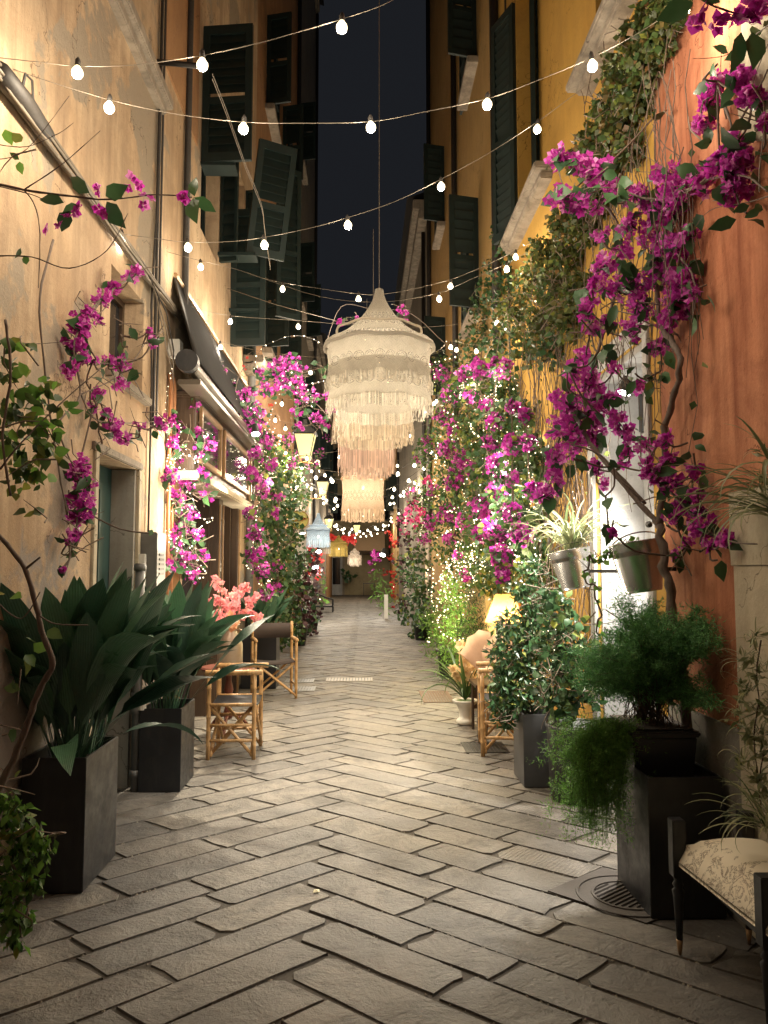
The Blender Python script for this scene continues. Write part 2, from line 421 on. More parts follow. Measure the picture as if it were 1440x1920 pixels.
M_soil = plain('soil', (0.04, 0.028, 0.018), 0.95, var=0.6, scale=80, bmp=1.0)
M_stem = wood('twig', (0.10, 0.065, 0.045), 0.7, 14)
M_stemb = wood('bark', (0.15, 0.115, 0.095), 0.8, 10)
M_aspid = blade_mat('aspidistra_leaf', (0.028, 0.078, 0.054), (0.070, 0.165, 0.088))
M_leafd = leaf_mat('dark_leaf', (0.020, 0.052, 0.024), (0.050, 0.120, 0.045), 0.38, 0.18)
M_leafm = leaf_mat('vine_leaf', (0.03, 0.065, 0.022), (0.085, 0.14, 0.040), 0.42, 0.3, (0.26, 0.28, 0.05))
M_leafg = leaf_mat('fresh_leaf', (0.06, 0.14, 0.03), (0.17, 0.34, 0.06), 0.42, 0.35)
M_leafy = leaf_mat('olive_vine_leaf', (0.035, 0.05, 0.014), (0.10, 0.12, 0.03), 0.45, 0.3, (0.22, 0.12, 0.05))
M_leafr = leaf_mat('purple_leaf', (0.018, 0.012, 0.014), (0.07, 0.018, 0.03), 0.45, 0.15, (0.10, 0.03, 0.04))
M_stripe = leaf_mat('pale_striped_blade', (0.09, 0.13, 0.05), (0.32, 0.33, 0.18), 0.42, 0.3)
M_fern = leaf_mat('asparagus_fern', (0.10, 0.24, 0.05), (0.22, 0.44, 0.09), 0.6, 0.3, (0.13, 0.26, 0.04))
M_mag = leaf_mat('magenta_petal', (0.34, 0.012, 0.25), (0.63, 0.055, 0.48), 0.6, 0.45, (0.82, 0.36, 0.70))
M_red = leaf_mat('red_petal', (0.55, 0.02, 0.04), (0.70, 0.06, 0.06), 0.5, 0.3, (0.8, 0.14, 0.05))
M_rose = leaf_mat('rose_petal', (0.42, 0.012, 0.13), (0.62, 0.04, 0.22), 0.5, 0.3, (0.7, 0.10, 0.28))
M_coral = leaf_mat('coral_petal', (0.70, 0.20, 0.24), (0.84, 0.38, 0.38), 0.5, 0.35, (0.85, 0.48, 0.40))
M_cream = leaf_mat('cream_petal', (0.72, 0.50, 0.28), (0.82, 0.66, 0.42), 0.5, 0.35)
M_bulb = bulb_mat('lit_bulb')
M_bulbw = glow('lit_white_lamp', (1.0, 0.97, 0.92), 14.0)
M_fairy = glow('lit_fairy_light', (1.0, 0.80, 0.47), 3.2)

# ------------------------------------------------------------------ ground and paved street
g = MB(); g.add([(-60, -30, -0.06), (60, -30, -0.06), (60, 110, -0.06), (-60, 110, -0.06)], [(0, 1, 2, 3)])
g.build('ground', M_mort, kind='structure')
street = MB().add([(-1.75, -3, -0.008), (1.75, -3, -0.008), (1.75, 60, -0.008), (-1.75, 60, -0.008)], [(0, 1, 2, 3)]).build('street', M_mort, kind='structure')

def stone(u0, u1, v0, v1, rr):
    """slab outline in street coordinates (rotated 45 degrees), irregular, chipped corners"""
    gp = rr.uniform(-0.001, 0.002)
    u0 += gp; u1 -= gp; v0 += gp; v1 -= gp
    j = lambda s=0.007: rr.gauss(0, s)
    L = u1 - u0; Wd = v1 - v0; c = min(0.032, L * .08, Wd * 0.14)
    cc = [max(.004, rr.random() ** 2.2 * c * 1.6) for _ in range(4)]
    ja = lambda: abs(rr.gauss(0, .0062))
    return [(u0 + cc[0], v0 + ja()), (u0 + L * .33 + j(.03), v0 + ja()), (u0 + L * .66 + j(.03), v0 + ja()), (u1 - cc[1], v0 + ja()), (u1 - ja(), v0 + cc[1]), (u1 - ja() * 1.6, (v0 + v1) / 2 + j(.02)),
            (u1 - ja(), v1 - cc[2]), (u1 - cc[2], v1 - ja()), (u0 + L * .66 + j(.03), v1 - ja()), (u0 + L * .33 + j(.03), v1 - ja()), (u0 + cc[3], v1 - ja()),
            (u0 + ja(), v1 - cc[3]), (u0 + ja() * 1.6, (v0 + v1) / 2 + j(.02)), (u0 + ja(), v0 + cc[0])]
S2 = math.sqrt(0.5); X0 = -0.12
def uvxy(u, v): return ((u - v) * S2 + X0, (u + v) * S2 * .86)
rr = random.Random(5)
bk = [0.0]
while bk[-1] < 46: bk.append(bk[-1] + max(0.18, min(0.33, rr.gauss(0.245, 0.035))))
slabs = []
for side in (0, 1):
    for k in range(len(bk) - 1):
        # side 0: courses running up to the right, side 1: courses running down to the right
        end = bk[k] if side == 0 else bk[k + 1]
        lim = end - 2.6; a = end
        while a > lim:
            L = rr.uniform(0.4, 0.95); b = a - L
            if side == 0: poly = stone(b, a, bk[k], bk[k + 1], rr)
            else: poly = [(p[1], p[0]) for p in stone(b, a, bk[k], bk[k + 1], rr)][::-1]
            pts = [uvxy(*p) for p in poly]
            cx_ = sum(p[0] for p in pts) / len(pts); cy_ = sum(p[1] for p in pts) / len(pts)
            if min(abs(p[0]) for p in pts) < 1.66 and 1.4 < cy_ < 50 and not all(abs(p[0]) > 1.63 for p in pts):
                slabs.append((cy_, cx_, pts))
            a = b
slabs.sort(key=lambda s: (s[0] ** 2 + s[1] ** 2))
def slab_geo(mb, cx_, cy_, pts, rr):
    tz = rr.uniform(-.001, .0025); ax = rr.uniform(-.004, .004); ay = rr.uniform(-.004, .004)
    z = lambda x, y, d: tz + (x - cx_) * ax + (y - cy_) * ay - d
    outer = [(x, y, -.032) for x, y in pts]
    inner = [(cx_ + (x - cx_) * (1 - 0.008 / max(.1, math.hypot(x - cx_, y - cy_))), cy_ + (y - cy_) * (1 - 0.008 / max(.1, math.hypot(x - cx_, y - cy_))), z(x, y, min(.0025, abs(rr.gauss(0, .0012))))) for x, y in pts]
    n = len(pts); vs = inner + outer
    fs = [tuple(range(n))] + [(i + n, (i + 1) % n + n, (i + 1) % n, i) for i in range(n)]
    mb.add(vs, fs)
drain = [(-1.05, 9.9, -0.62, 10.75), (-0.45, 10.05, 0.12, 10.75), (0.68, 8.8, 1.06, 9.75), (0.93, 6.35, 1.2, 7.0), (0.93, 3.32, 1.60, 3.86)]
nfar = MB(); cnt = 0
for cy_, cx_, pts in slabs:
    if any(a - 0.02 < cx_ < c + 0.02 and b - 0.05 < cy_ < d + 0.05 and False for a, b, c, d in drain): continue
    if cnt < 300:
        m = MB(); slab_geo(m, cx_, cy_, pts, rr); m.build('paving_stone', M_pave, street); cnt += 1
    else: slab_geo(nfar, cx_, cy_, pts, rr)
nfar.build('paving_stone', M_pave, street, kind='stuff')
# pale mortar crumbs left in some joints of the foreground
gm = MB()
for k in range(1500):
    if rr.random() < 0.9:
        i = rr.randrange(3, 26); c = bk[i]; t = rr.uniform(0.1, 2.0)
        x, y = uvxy(c - t, c) if rr.random() < 0.35 else uvxy(c, c - t)
        if rr.random() < 0.5 and x < 0.3: continue
    else: x, y = rr.uniform(-1.5, 1.5), rr.uniform(2.2, 6)
    s = rr.uniform(0.003, 0.009); h = rr.uniform(0, 3)
    gm.add([(x + s * math.cos(h + q * 1.6) * rr.uniform(.6, 1.2), y + s * math.sin(h + q * 1.6), -0.004) for q in range(4)] + [(x, y, 0.002)], [(0, 1, 4), (1, 2, 4), (2, 3, 4), (3, 0, 4)])
gm.build('joint_crumbs', M_grit, street, kind='stuff')

# ------------------------------------------------------------------ houses
def wall_mesh(X, s, y0, y1, z0, z1, holes=(), depth=0.22):
    """wall whose face is the plane x = X; s = direction into the building (-1 left, +1 right)"""
    ys = sorted({y0, y1, *[h[0] for h in holes], *[h[1] for h in holes]}); zs = sorted({z0, z1, *[h[2] for h in holes], *[h[3] for h in holes]})
    m = MB()
    for a, b in zip(ys, ys[1:]):
        for c, d in zip(zs, zs[1:]):
            if any(h[0] <= a and b <= h[1] and h[2] <= c and d <= h[3] for h in holes): continue
            m.quad((X, a, c), (X, b, c), (X, b, d), (X, a, d))
    for h in holes:
        a, b, c, d = h[:4]; Xi = X + s * depth
        m.quad((X, a, c), (Xi, a, c), (Xi, a, d), (X, a, d)); m.quad((X, b, c), (Xi, b, c), (Xi, b, d), (X, b, d))
        m.quad((X, a, d), (Xi, a, d), (Xi, b, d), (X, b, d))
        if c > 0.02: m.quad((X, a, c), (Xi, a, c), (Xi, b, c), (X, b, c))
    Xb = X + s * 5
    m.quad((X, y0, z0), (Xb, y0, z0), (Xb, y0, z1), (X, y0, z1)); m.quad((X, y1, z0), (Xb, y1, z0), (Xb, y1, z1), (X, y1, z1))
    m.quad((X, y0, z1), (Xb, y0, z1), (Xb, y1, z1), (X, y1, z1)); m.quad((Xb, y0, z0), (Xb, y1, z0), (Xb, y1, z1), (Xb, y0, z1))
    return m
def window(parent, X, s, a, b, c, d, depth=0.2, mat=None, mull=2):
    mat = mat or M_dgreen
    Xi = X + s * (depth - 0.03); f = MB(); t = 0.05
    for bx in (((Xi - .03, a + .004, c + .004), (Xi + .03, a + t, d - .004)), ((Xi - .03, b - t, c + .004), (Xi + .03, b - .004, d - .004)), ((Xi - .03, a + t, c + .004), (Xi + .03, b - t, c + t)), ((Xi - .03, a + t, d - t), (Xi + .03, b - t, d - .004)),
               ((Xi - .025, (a + b) / 2 - .02, c + t), (Xi + .025, (a + b) / 2 + .02, d - t))): f.box(*bx)
    o = f.build('window', mat, parent)
    for i in range(2):
        ya, yb = (a + t, (a + b) / 2 - .02) if i == 0 else ((a + b) / 2 + .02, b - t)
        MB().box((Xi - .006, ya, c + t), (Xi + .006, yb, d - t)).build('pane', M_glass, o)
    return o
def shutter(parent, o, ex, ez, label=None, nsl=None, mat=None):
    """louvred leaf: o corner, ex width vector, ez height vector; every slat a sub-part"""
    o = Vector(o); ex = Vector(ex); ez = Vector(ez); n = ex.cross(ez).normalized(); mat = mat or M_dgreen
    W_, H_ = ex.length, ez.length; x = ex.normalized(); z = ez.normalized(); st = min(0.07, W_ * .16)
    def brd(m, a, b, c, d, t=0.02):
        q = [o + x * i + z * j for i, j in ((a, c), (b, c), (b, d), (a, d))]
        m.add([p - n * t for p in q] + [p + n * t for p in q], [(0, 3, 2, 1), (4, 5, 6, 7), (0, 1, 5, 4), (1, 2, 6, 5), (2, 3, 7, 6), (3, 0, 4, 7)])
    f = MB()
    brd(f, 0, st, 0, H_); brd(f, W_ - st, W_, 0, H_); brd(f, st, W_ - st, 0, st * 1.3); brd(f, st, W_ - st, H_ - st * 1.3, H_); brd(f, st, W_ - st, H_ * .42, H_ * .42 + st)
    so = f.build('shutter', mat, parent)
    if label: so['label'] = label
    k = nsl or max(4, int(H_ / 0.07)); hs_ = (H_ - st * 2.6) / k * .60
    for i in range(k):
        c = st * 1.3 + (H_ - st * 2.6) * (i + 0.5) / k
        if abs(c - H_ * .42 - st / 2) < st * .7: continue
        m = MB(); q = [o + x * a + z * (c + dz) + n * dn for a, dz, dn in ((st, -hs_, .016), (W_ - st, -hs_, .016), (W_ - st, hs_, -.016), (st, hs_, -.016))]
        m.add(q + [p + z * .008 for p in q], [(0, 1, 2, 3), (7, 6, 5, 4), (0, 4, 5, 1), (2, 6, 7, 3)])
        m.build('slat', mat, so)
    return so
XL, XR = -1.62, 1.62
# --- near left house
nl = thing('house', 'peeling ochre house at the left with a green door and dark green louvred shutters', 'house', (XL, 3, 0))
holesL = [(4.70, 5.53, 0, 2.22), (4.86, 5.60, 2.78, 3.47), (6.62, 8.15, 0, 2.40), (8.40, 9.45, 0, 2.30), (7.45, 8.35, 4.9, 7.0), (9.2, 10.1, 4.9, 6.7)]
wall_mesh(XL, -1, -5, 11.2, 0, 19, holesL, 0.20).build('wall', M_och, nl)
# green door with panels, lintel board, pale far jamb
dm = MB().box((XL - .20, 4.702, 0), (XL - .17, 5.528, 2.218))
door = dm.build('door', M_door, nl)
for (a, b, c, d) in ((4.76, 5.07, .15, .95), (5.15, 5.46, .15, .95), (4.76, 5.07, 1.08, 2.1), (5.15, 5.46, 1.08, 2.1)):
    p_ = MB(); p_.box((XL - .171, a, c), (XL - .157, b, d)); p_.box((XL - .158, a + .05, c + .05), (XL - .148, b - .05, d - .05)); p_.build('panel', M_door, door, bevel=0.004)
MB().tube([(XL - .165, 5.10, 1.02), (XL - .12, 5.10, 1.02), (XL - .12, 5.02, 1.02)], .009, 6).build('handle', M_iron, door)
MB().box((XL - .168, 5.49, 0), (XL - .004, 5.527, 2.215)).build('door_jamb', M_jamb, nl)
MB().box((XL - .02, 4.60, 2.225), (XL + .025, 5.60, 2.275), ).build('lintel', M_sill, nl, bevel=0.006)
MB().box((XL - .02, 5.534, 0), (XL + .018, 5.60, 2.222)).build('door_trim', M_crm, nl, bevel=0.005)
MB().box((XL - .02, 4.63, 0), (XL + .018, 4.696, 2.222)).build('door_trim', M_crm, nl, bevel=0.005)
window(nl, XL, -1, 4.86, 5.60, 2.78, 3.47, mat=M_wframe)
MB().box((XL - .05, 4.80, 2.72), (XL + .05, 5.70, 2.778)).build('window_sill', M_sill, nl, bevel=0.008)
# long sill band high on the wall and painted diagonal band under it
for ya, yb in ((3.0, 5.94),):
    m = MB(); m.box((XL - .05, ya, 5.17), (XL + .10, yb, 5.25)); m.box((XL - .05, ya + .05, 5.10), (XL + .06, yb - .05, 5.168)); m.build('string_course', M_sill, nl, bevel=0.01)
MB().box((XL - .02, 6.0, 5.6), (XL + .015, 7.2, 11)).build('wall_panel', M_och2, nl)
window(nl, XL, -1, 7.45, 8.35, 4.9, 7.0); window(nl, XL, -1, 9.2, 10.1, 4.9, 6.7)
# shutters swung out from the wall, with tilted lower flaps
shutter(nl, (XL + .01, 7.42, 5.55), (.50, -.06, 0), (0, 0, 1.42), 'big dark green louvred shutter swung out over the street', 14)
shutter(nl, (XL + .01, 8.45, 4.95), (.20, -.06, 0), (0, 0, 1.3), None, 9)
shutter(nl, (XL + .30, 8.42, 5.05), (.40, .22, 0), (.16, -.16, 1.25), None, 12)
shutter(nl, (XL + .02, 9.15, 4.2), (.42, -.05, 0), (0, 0, 1.7), None, 14)
shutter(nl, (XL + .01, 10.25, 4.3), (.14, -.03, 0), (0, 0, 2.4), None, 12)
shutter(nl, (XL + .45, 10.1, 4.9), (.30, .20, 0), (.0, 0, 2.1), None, 16)
for (z, y, x1) in ((5.52, 7.40, .34), (5.0, 8.35, .42), (4.62, 9.1, .36)):
    MB().box((XL, y, z), (XL + x1, y + .22, z + .035)).build('shutter_flap', M_dgreen, nl)
m = MB(); m.box((XL, 10.2, 4.30), (XL + .28, 10.9, 4.40)); m.box((XL, 10.25, 4.2), (XL + .18, 10.85, 4.299)); m.build('window_sill', M_sill, nl, bevel=0.01)
# pipes and cables fixed to the wall
for (Y, r, z0, x_) in ((5.84, .012, 2.6, .02), (5.93, .009, 2.6, .02), (6.72, .030, 3.75, .035)):
    MB().tube([(XL + x_, Y, z0), (XL + x_, Y, 12)], r, 8).build('pipe', M_cable, nl, smooth=True)
MB().tube([(XL + .02, 5.78, .9), (XL + .02, 5.78, 2.9), (XL + .02, 5.72, 3.5), (XL + .02, 5.8, 4.2), (XL + .02, 5.84, 7.5)], .008, 6).build('cable', M_cable, nl, smooth=True)
m = MB(); m.tube([(XL + .07, 10.6, 0), (XL + .07, 10.6, 6.1)], .055, 10)
for z in (1.6, 3.2, 4.8): m.tube([(XL + .07, 10.6, z), (XL + .07, 10.6, z + .05)], .065, 10)
m.build('drainpipe', M_gpipe, nl, smooth=True)
for Y in (6.30, 6.42):
    MB().tube([(XL + .035, Y, 1.0), (XL + .035, Y, 3.05), (XL + .03, Y - .03, 3.12)], .018, 8).build('copper_pipe', M_copper, nl, smooth=True)
m = MB(); m.tube([(XL + .07, 5.42, 0), (XL + .07, 5.42, 1.55)], .032, 10)
for z in (.10, .52, .62, 1.50): m.tube([(XL + .07, 5.42, z), (XL + .07, 5.42, z + .045)], .042, 10)
m.build('gas_pipe', M_gpipe, nl, smooth=True)
MB().lathe([(0, 0), (.03, 0), (.03, .04), (0, .04)], 12, (XL + .11, 5.40, .55)).build('valve', M_urn, nl, smooth=False)
m = MB(); m.box((XL, 5.62, 1.35), (XL + .13, 5.88, 1.78)); mo = m.build('meter_box', M_gpipe, nl, bevel=0.008)
for k in range(5): MB().box((XL + .131, 5.68, 1.47 + k * .035), (XL + .137, 5.80, 1.485 + k * .035)).build('vent_slot', M_black, mo)
MB().box((XL + .0, 5.56, 1.25), (XL + .06, 5.61, 1.62)).build('meter_box', M_white, nl, bevel=0.004)
# bundle of cables running along the wall, taped at the near end
cb = MB(); rc = random.Random(3)
for k in range(9):
    dz = rc.uniform(-.05, .05); dx = rc.uniform(.02, .07)
    pts = [(XL + dx, 2.6 + q * .35, 3.66 + dz + .03 * math.sin(q * 1.3 + k) * .3 + (0.02 if q > 9 else 0)) for q in range(12)]
    cb.tube(pts, rc.uniform(.006, .012), 5)
cb.build('cable_bundle', M_cableL, nl, smooth=True)
MB().tube([(XL + .05, 3.2, 3.64), (XL + .05, 3.45, 3.66), (XL + .05, 3.72, 3.66)], [.05, .048, .035], 9).build('cable_tape', M_cable, nl, smooth=True)
MB().tube([(XL + .05, 3.42, 3.70), (XL + .05, 3.45, 3.80), (XL + .06, 3.50, 3.80), (XL + .06, 3.52, 3.70)], .007, 6).build('cable', M_cable, nl, smooth=True)
for k in range(3):
    MB().tube([(XL + .06, 5.4 + k * .1, 3.66), (XL + .09, 5.9, 3.5 - k * .13), (XL + .05, 6.3, 3.32 - k * .1), (XL + .04, 6.33, 3.0 - k * .2)], .006, 5).build('cable', M_cableL if k else M_cable, nl, smooth=True)
m = MB(); m.box((XL, 6.30, 3.28), (XL + .1, 6.42, 3.42)); m.build('junction_box', M_white, nl, bevel=0.006)
MB().tube([(XL + .0, 5.75, 5.45), (XL + .36, 5.75, 5.42)], .022, 8).build('iron_bar', M_iron, nl, smooth=True)
# iron brackets on the far end
MB().tube([(XL, 10.9, 4.55), (XL + .5, 10.9, 4.5)], .025, 6).build('bracket', M_iron, nl)

# --- shop front under the awning (a fitted unit of its own)
sh = thing('shop_front', 'dark wooden shop front on the left with a gilt framed panel over its doorway', 'shop front', (XL, 7.8, 0))
m = MB(); m.box((XL - .19, 6.64, 0), (XL - .17, 8.13, 2.39)); m.build('dark_doorway', M_glass, sh)
MB().box((XL - .19, 8.42, 0), (XL - .17, 9.43, 2.29)).build('dark_doorway', M_glass, sh)
for y_ in (8.12, 9.42): MB().box((XL - .168, y_, 0), (XL + .001, y_ + .028, 2.28)).build('lining', M_wframe, sh)
MB().box((XL - .168, 6.622, 2.34), (XL - .002, 8.118, 2.395)).build('lining', M_wframe, sh)
# post between the two doorways with narrow glazed strip
pst = MB().box((XL - .16, 8.152, 0), (XL + .10, 8.395, 2.30)).build('post', M_wframe, sh, bevel=0.01)
for y in (8.17, 8.36): MB().box((XL + .101, y, .1), (XL + .115, y + .02, 2.2)).build('moulding', M_gold, pst)
MB().box((XL + .101, 8.21, .2), (XL + .105, 8.34, 2.05)).build('glazing', M_glass, pst)
for (a, b) in ((6.52, 6.60), (9.455, 9.55), (9.60, 9.70)):
    MB().box((XL + .002, a, 0), (XL + .09, b, 2.30)).build('post', M_gold if a > 9.5 or a < 6.6 else M_wframe, sh, bevel=0.01)
m = MB(); m.box((XL + .002, 6.45, 2.34), (XL + .20, 9.78, 3.02)); m.build('fascia', M_wframe, sh, bevel=0.008)
MB().box((XL + .002, 6.42, 2.26), (XL + .25, 9.82, 2.338)).build('cornice', M_crm, sh, bevel=0.015)
MB().box((XL + .002, 6.42, 2.962), (XL + .26, 9.82, 3.02)).build('cornice', M_wframe, sh, bevel=0.015)
for (a, b) in ((6.6, 7.55), (7.72, 9.4)):
    fx = XL + .205
    m = MB(); t = .05
    for bx in (((fx, a, 2.42), (fx + .03, a + t, 2.92)), ((fx, b - t, 2.42), (fx + .03, b, 2.92)), ((fx, a + t, 2.42), (fx + .03, b - t, 2.42 + t)), ((fx, a + t, 2.92 - t), (fx + .03, b - t, 2.92))): m.box(*bx)
    fo = m.build('gilt_frame', M_gold, sh, bevel=0.006)
    MB().box((fx, a + t, 2.42 + t), (fx + .012, b - t, 2.92 - t)).build('pane', M_glass, fo)
MB().box((XL + .21, 9.5, 2.36), (XL + .24, 9.56, 2.95)).build('pilaster', M_gold, sh)
MB().box((XL + .21, 9.66, 2.36), (XL + .25, 9.74, 2.95)).build('pilaster', M_wframe, sh)

aw = thing('awning', 'dark brown retracted awning with a metal roller above the shop front', 'awning', (XL, 7.8, 3.1))
A_, B_, C_, D_, E_ = (XL + .01, 6.42, 4.0), (XL + .01, 8.4, 4.0), (XL + .01, 10.4, 4.0), (XL + .30, 10.0, 3.2), (XL + .30, 6.05, 3.2)
m = MB(); dn = (0.0, 0, -.02)
q = [A_, B_, C_, D_, E_]; m.add(q + [(p[0], p[1], p[2] - .025) for p in q], [(0, 1, 2, 3, 4), (9, 8, 7, 6, 5)] + [(i, i + 5, (i + 1) % 5 + 5, (i + 1) % 5) for i in range(5)])
m.build('cloth', M_awn, aw)
MB().tube([(XL + .27, 5.98, 3.1), (XL + .27, 9.9, 3.1)], .055, 16).build('roller', M_alu, aw, smooth=False)
MB().tube([(XL + .25, 5.90, 3.13), (XL + .25, 5.975, 3.13)], .088, 20).build('end_cap', M_black, aw)
MB().box((XL + .16, 6.0, 2.965), (XL + .34, 9.95, 3.005)).build('rail', M_alu, aw, bevel=0.006)
MB().tube([(XL + .012, 6.45, 4.02), (XL + .03, 10.4, 4.02)], .025, 6).build('edge_bar', M_gold, aw)
MB().tube([(XL + .02, 6.42, 3.97), (XL + .29, 6.05, 3.2)], .016, 6).build('arm', M_iron, aw)

# --- further left houses
def row_house(label, X, s, y0, y1, h, mat, wins, eave=0.35, pipes=(), name='house', shmat=None, door=False):
    hs = [(a, a + .9, z, z + 1.6) for (a, z) in wins]
    t = thing(name, label, 'house', (X, y0, 0))
    dh = [(y0 + 1.0, y0 + 2.0, 0, 2.4)] if door else []
    wall_mesh(X, s, y0, y1, 0, h, hs + dh, .18).build('wall', mat, t)
    for (a, b, c, d) in hs: window(t, X, s, a, b, c, d, .16)
    for (a, b, c, d) in dh: MB().box((X + s * .14, a + .01, 0), (X + s * .17, b - .01, 2.39)).build('door', M_dgreen, t)
    for (a, b, c, d) in hs:
        if (a * 7) % 2 < 1.5: shutter(t, (X - s * .01, a - .03, c), (-s * .42, -.10, 0), (0, 0, d - c), None, 10)
        shutter(t, (X - s * .03, b + .02, c), (-s * .03, .44, 0), (0, 0, d - c), None, 10)
        MB().box((X - s * .16, a - .15, c - .13), (X + s * .02, b + .15, c - .03)).build('window_sill', M_sill, t, bevel=0.01)
    m = MB(); m.box((X - s * eave, y0 + .01, h - .25), (X + s * .3, y1 - .01, h)); m.box((X - s * eave * .6, y0 + .01, h - .5), (X + s * .3, y1 - .01, h - .252)); m.build('eave', M_sill, t, bevel=0.02)
    m = MB(); m.add([(X - s * (eave + .15), y0, h + .02), (X - s * (eave + .15), y1, h + .02), (X + s * 2.5, y1, h + 1.1), (X + s * 2.5, y0, h + 1.1), (X + s * 5, y0, h + .02), (X + s * 5, y1, h + .02)], [(0, 1, 2, 3), (3, 2, 5, 4)]); m.build('roof', M_iron, t)
    for (y, z) in pipes:
        MB().tube([(X - s * .06, y, z), (X - s * .06, y, h - .6)], .05, 8).build('drainpipe', M_iron, t, smooth=True)
    return t
row_house('dim orange house second on the left behind the drainpipe', -1.66, -1, 11.2, 18.7, 19.5, M_och2, [(12.6, 9.4), (12.6, 5.2), (15.2, 9.4), (15.2, 5.4)], .0, [(18.3, 3)])
row_house('tall grey house third on the left at the darkest part of the street', -1.72, -1, 18.7, 26.6, 22, M_grey, [(20, 12.5), (20, 8.6), (23, 8.6), (20, 5), (23, 5)], .12, [(26.2, 3)])
row_house('low house fourth on the left behind the street lanterns', -1.75, -1, 26.6, 37, 9.8, M_grey, [(28, 5.6), (31, 5.6), (34, 5.6)], .3, [(36.6, 3)], door=True)
row_house('farthest house on the left beside the small square', -1.80, -1, 37.0, 45.5, 9.2, M_och2, [(38.4, 4.6), (41.6, 4.6)], .3, [], door=True)

# --- right houses
orr = thing('house', 'terracotta red house at the right edge with a cream stone door surround', 'house', (XR, 3, 0))
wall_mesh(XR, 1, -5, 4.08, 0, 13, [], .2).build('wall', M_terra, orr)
MB().box((XR - .012, -4.9, 0), (XR + .01, 4.075, .82)).build('plinth', M_plinth, orr)
MB().box((XR - .022, 1.2, 0), (XR + .01, 3.29, 1.84)).build('stone_surround', M_crm, orr, bevel=0.01)
MB().box((XR - .028, 1.2, 1.52), (XR - .0225, 3.295, 1.84)).build('stone_block', M_crm, orr, bevel=0.008)
m = MB()
pts = [PX(x, y, XR - .02) for x, y in ((1392, 35), (1385, 120), (1383, 200), (1390, 250), (1410, 265), (1445, 262), (1445, 30))]
vs = [(XR - .025, p.y, p.z) for p in pts]; vb = [(XR + .005, p.y, p.z) for p in pts]
m.add(vs + vb, [tuple(range(7)), tuple(range(13, 6, -1))] + [(i, i + 7, (i + 1) % 7 + 7, (i + 1) % 7) for i in range(7)]); m.build('wall_relief', M_crm, orr, bevel=0.006)

yl = thing('house', 'yellow ochre house on the right with stone sills and a white lit shop entrance', 'house', (XR, 6, 0))
hy = [(4.30, 5.28, 0, 2.85), (4.15, 5.05, 5.05, 7.2), (6.82, 7.72, 5.05, 7.6), (6.6, 7.4, 1.0, 2.7)]
wall_mesh(XR, 1, 4.082, 8.85, 0, 14, hy, .35).build('wall', M_yel, yl)
window(yl, XR, 1, 4.15, 5.05, 5.05, 7.2, .2); window(yl, XR, 1, 6.82, 7.72, 5.05, 7.6, .2); window(yl, XR, 1, 6.6, 7.4, 1.0, 2.7, .2, M_white)
for (a, b) in ((3.98, 5.25), (6.25, 8.0)):
    m = MB(); m.box((XR - .17, a, 4.92), (XR + .05, b, 4.98)); m.box((XR - .11, a + .06, 4.86), (XR + .05, b - .06, 4.918)); m.build('window_sill', M_sill, yl, bevel=0.012)
shutter(yl, (XR - .01, 6.78, 5.06), (-.06, -.10, 0), (0, 0, 2.5), None, 24)
shutter(yl, (XR - .02, 7.75, 5.06), (-.16, .40, 0), (0, 0, 2.5), None, 24)
for (y, z) in ((8.72, 3.2),):
    MB().tube([(XR - .06, y, 0), (XR - .06, y, 13.5)], .055, 10).build('drainpipe', M_iron, yl, smooth=True)
MB().tube([(XR - .02, 8.2, 3), (XR - .02, 8.2, 13.5)], .012, 6).build('cable', M_cable, yl)
# white marble entrance: reveals, glazed door, lit ceiling lamp
en = MB(); t = .06
en.box((XR - .02, 4.22, 0), (XR + .02, 4.298, 2.85)); en.box((XR - .02, 5.282, 0), (XR + .02, 5.40, 2.85)); en.box((XR - .02, 4.22, 2.852), (XR + .02, 5.40, 2.98))
en.build('entrance_frame', M_marble, yl, bevel=0.006)
m = MB(); m.box((XR + .12, 4.302, 0), (XR + .35, 4.33, 2.848)); m.box((XR + .02, 5.25, 0), (XR + .35, 5.278, 2.848)); m.box((XR + .022, 4.332, 2.80), (XR + .35, 5.248, 2.848)); m.build('reveal', M_marble, yl)
MB().box((XR + .32, 4.34, 0), (XR + .345, 4.80, 2.45)).build('white_panel', M_marble, yl)
MB().box((XR + .32, 4.83, 0), (XR + .345, 5.24, 2.45)).build('white_panel', M_marble, yl)
MB().box((XR + .30, 4.80, 0), (XR + .35, 4.83, 2.46)).build('steel_frame', M_gpipe, yl)
MB().box((XR + .30, 4.34, 2.46), (XR + .345, 5.24, 2.79)).build('transom', M_glass, yl)

row_house('dull yellow house third on the right with dark narrow shutters', 1.64, 1, 8.85, 13.4, 15, M_yel2, [(10.6, 5.2), (10.6, 8.9)], .0, [(12.9, 2.5)])
row_house('brownish house fourth on the right rising beside the dark sky', 1.66, 1, 13.4, 18.6, 18, M_yel2, [(15.2, 8.6), (15.2, 5)], .12, [(18.2, 2.5)])
row_house('long house with deep pale eaves further along on the right', 1.60, 1, 18.6, 34, 10.8, M_grey, [(20.5, 6.6), (24, 6.6), (28, 6.6), (31, 6.6)], .36, [(19.2, 2.5), (33.5, 2.5)], door=True)
row_house('farthest house on the right beside the small square', 1.62, 1, 34.0, 45.5, 9.6, M_yel2, [(36, 4.6), (40, 4.6)], .3, [(45, 2)], door=True)

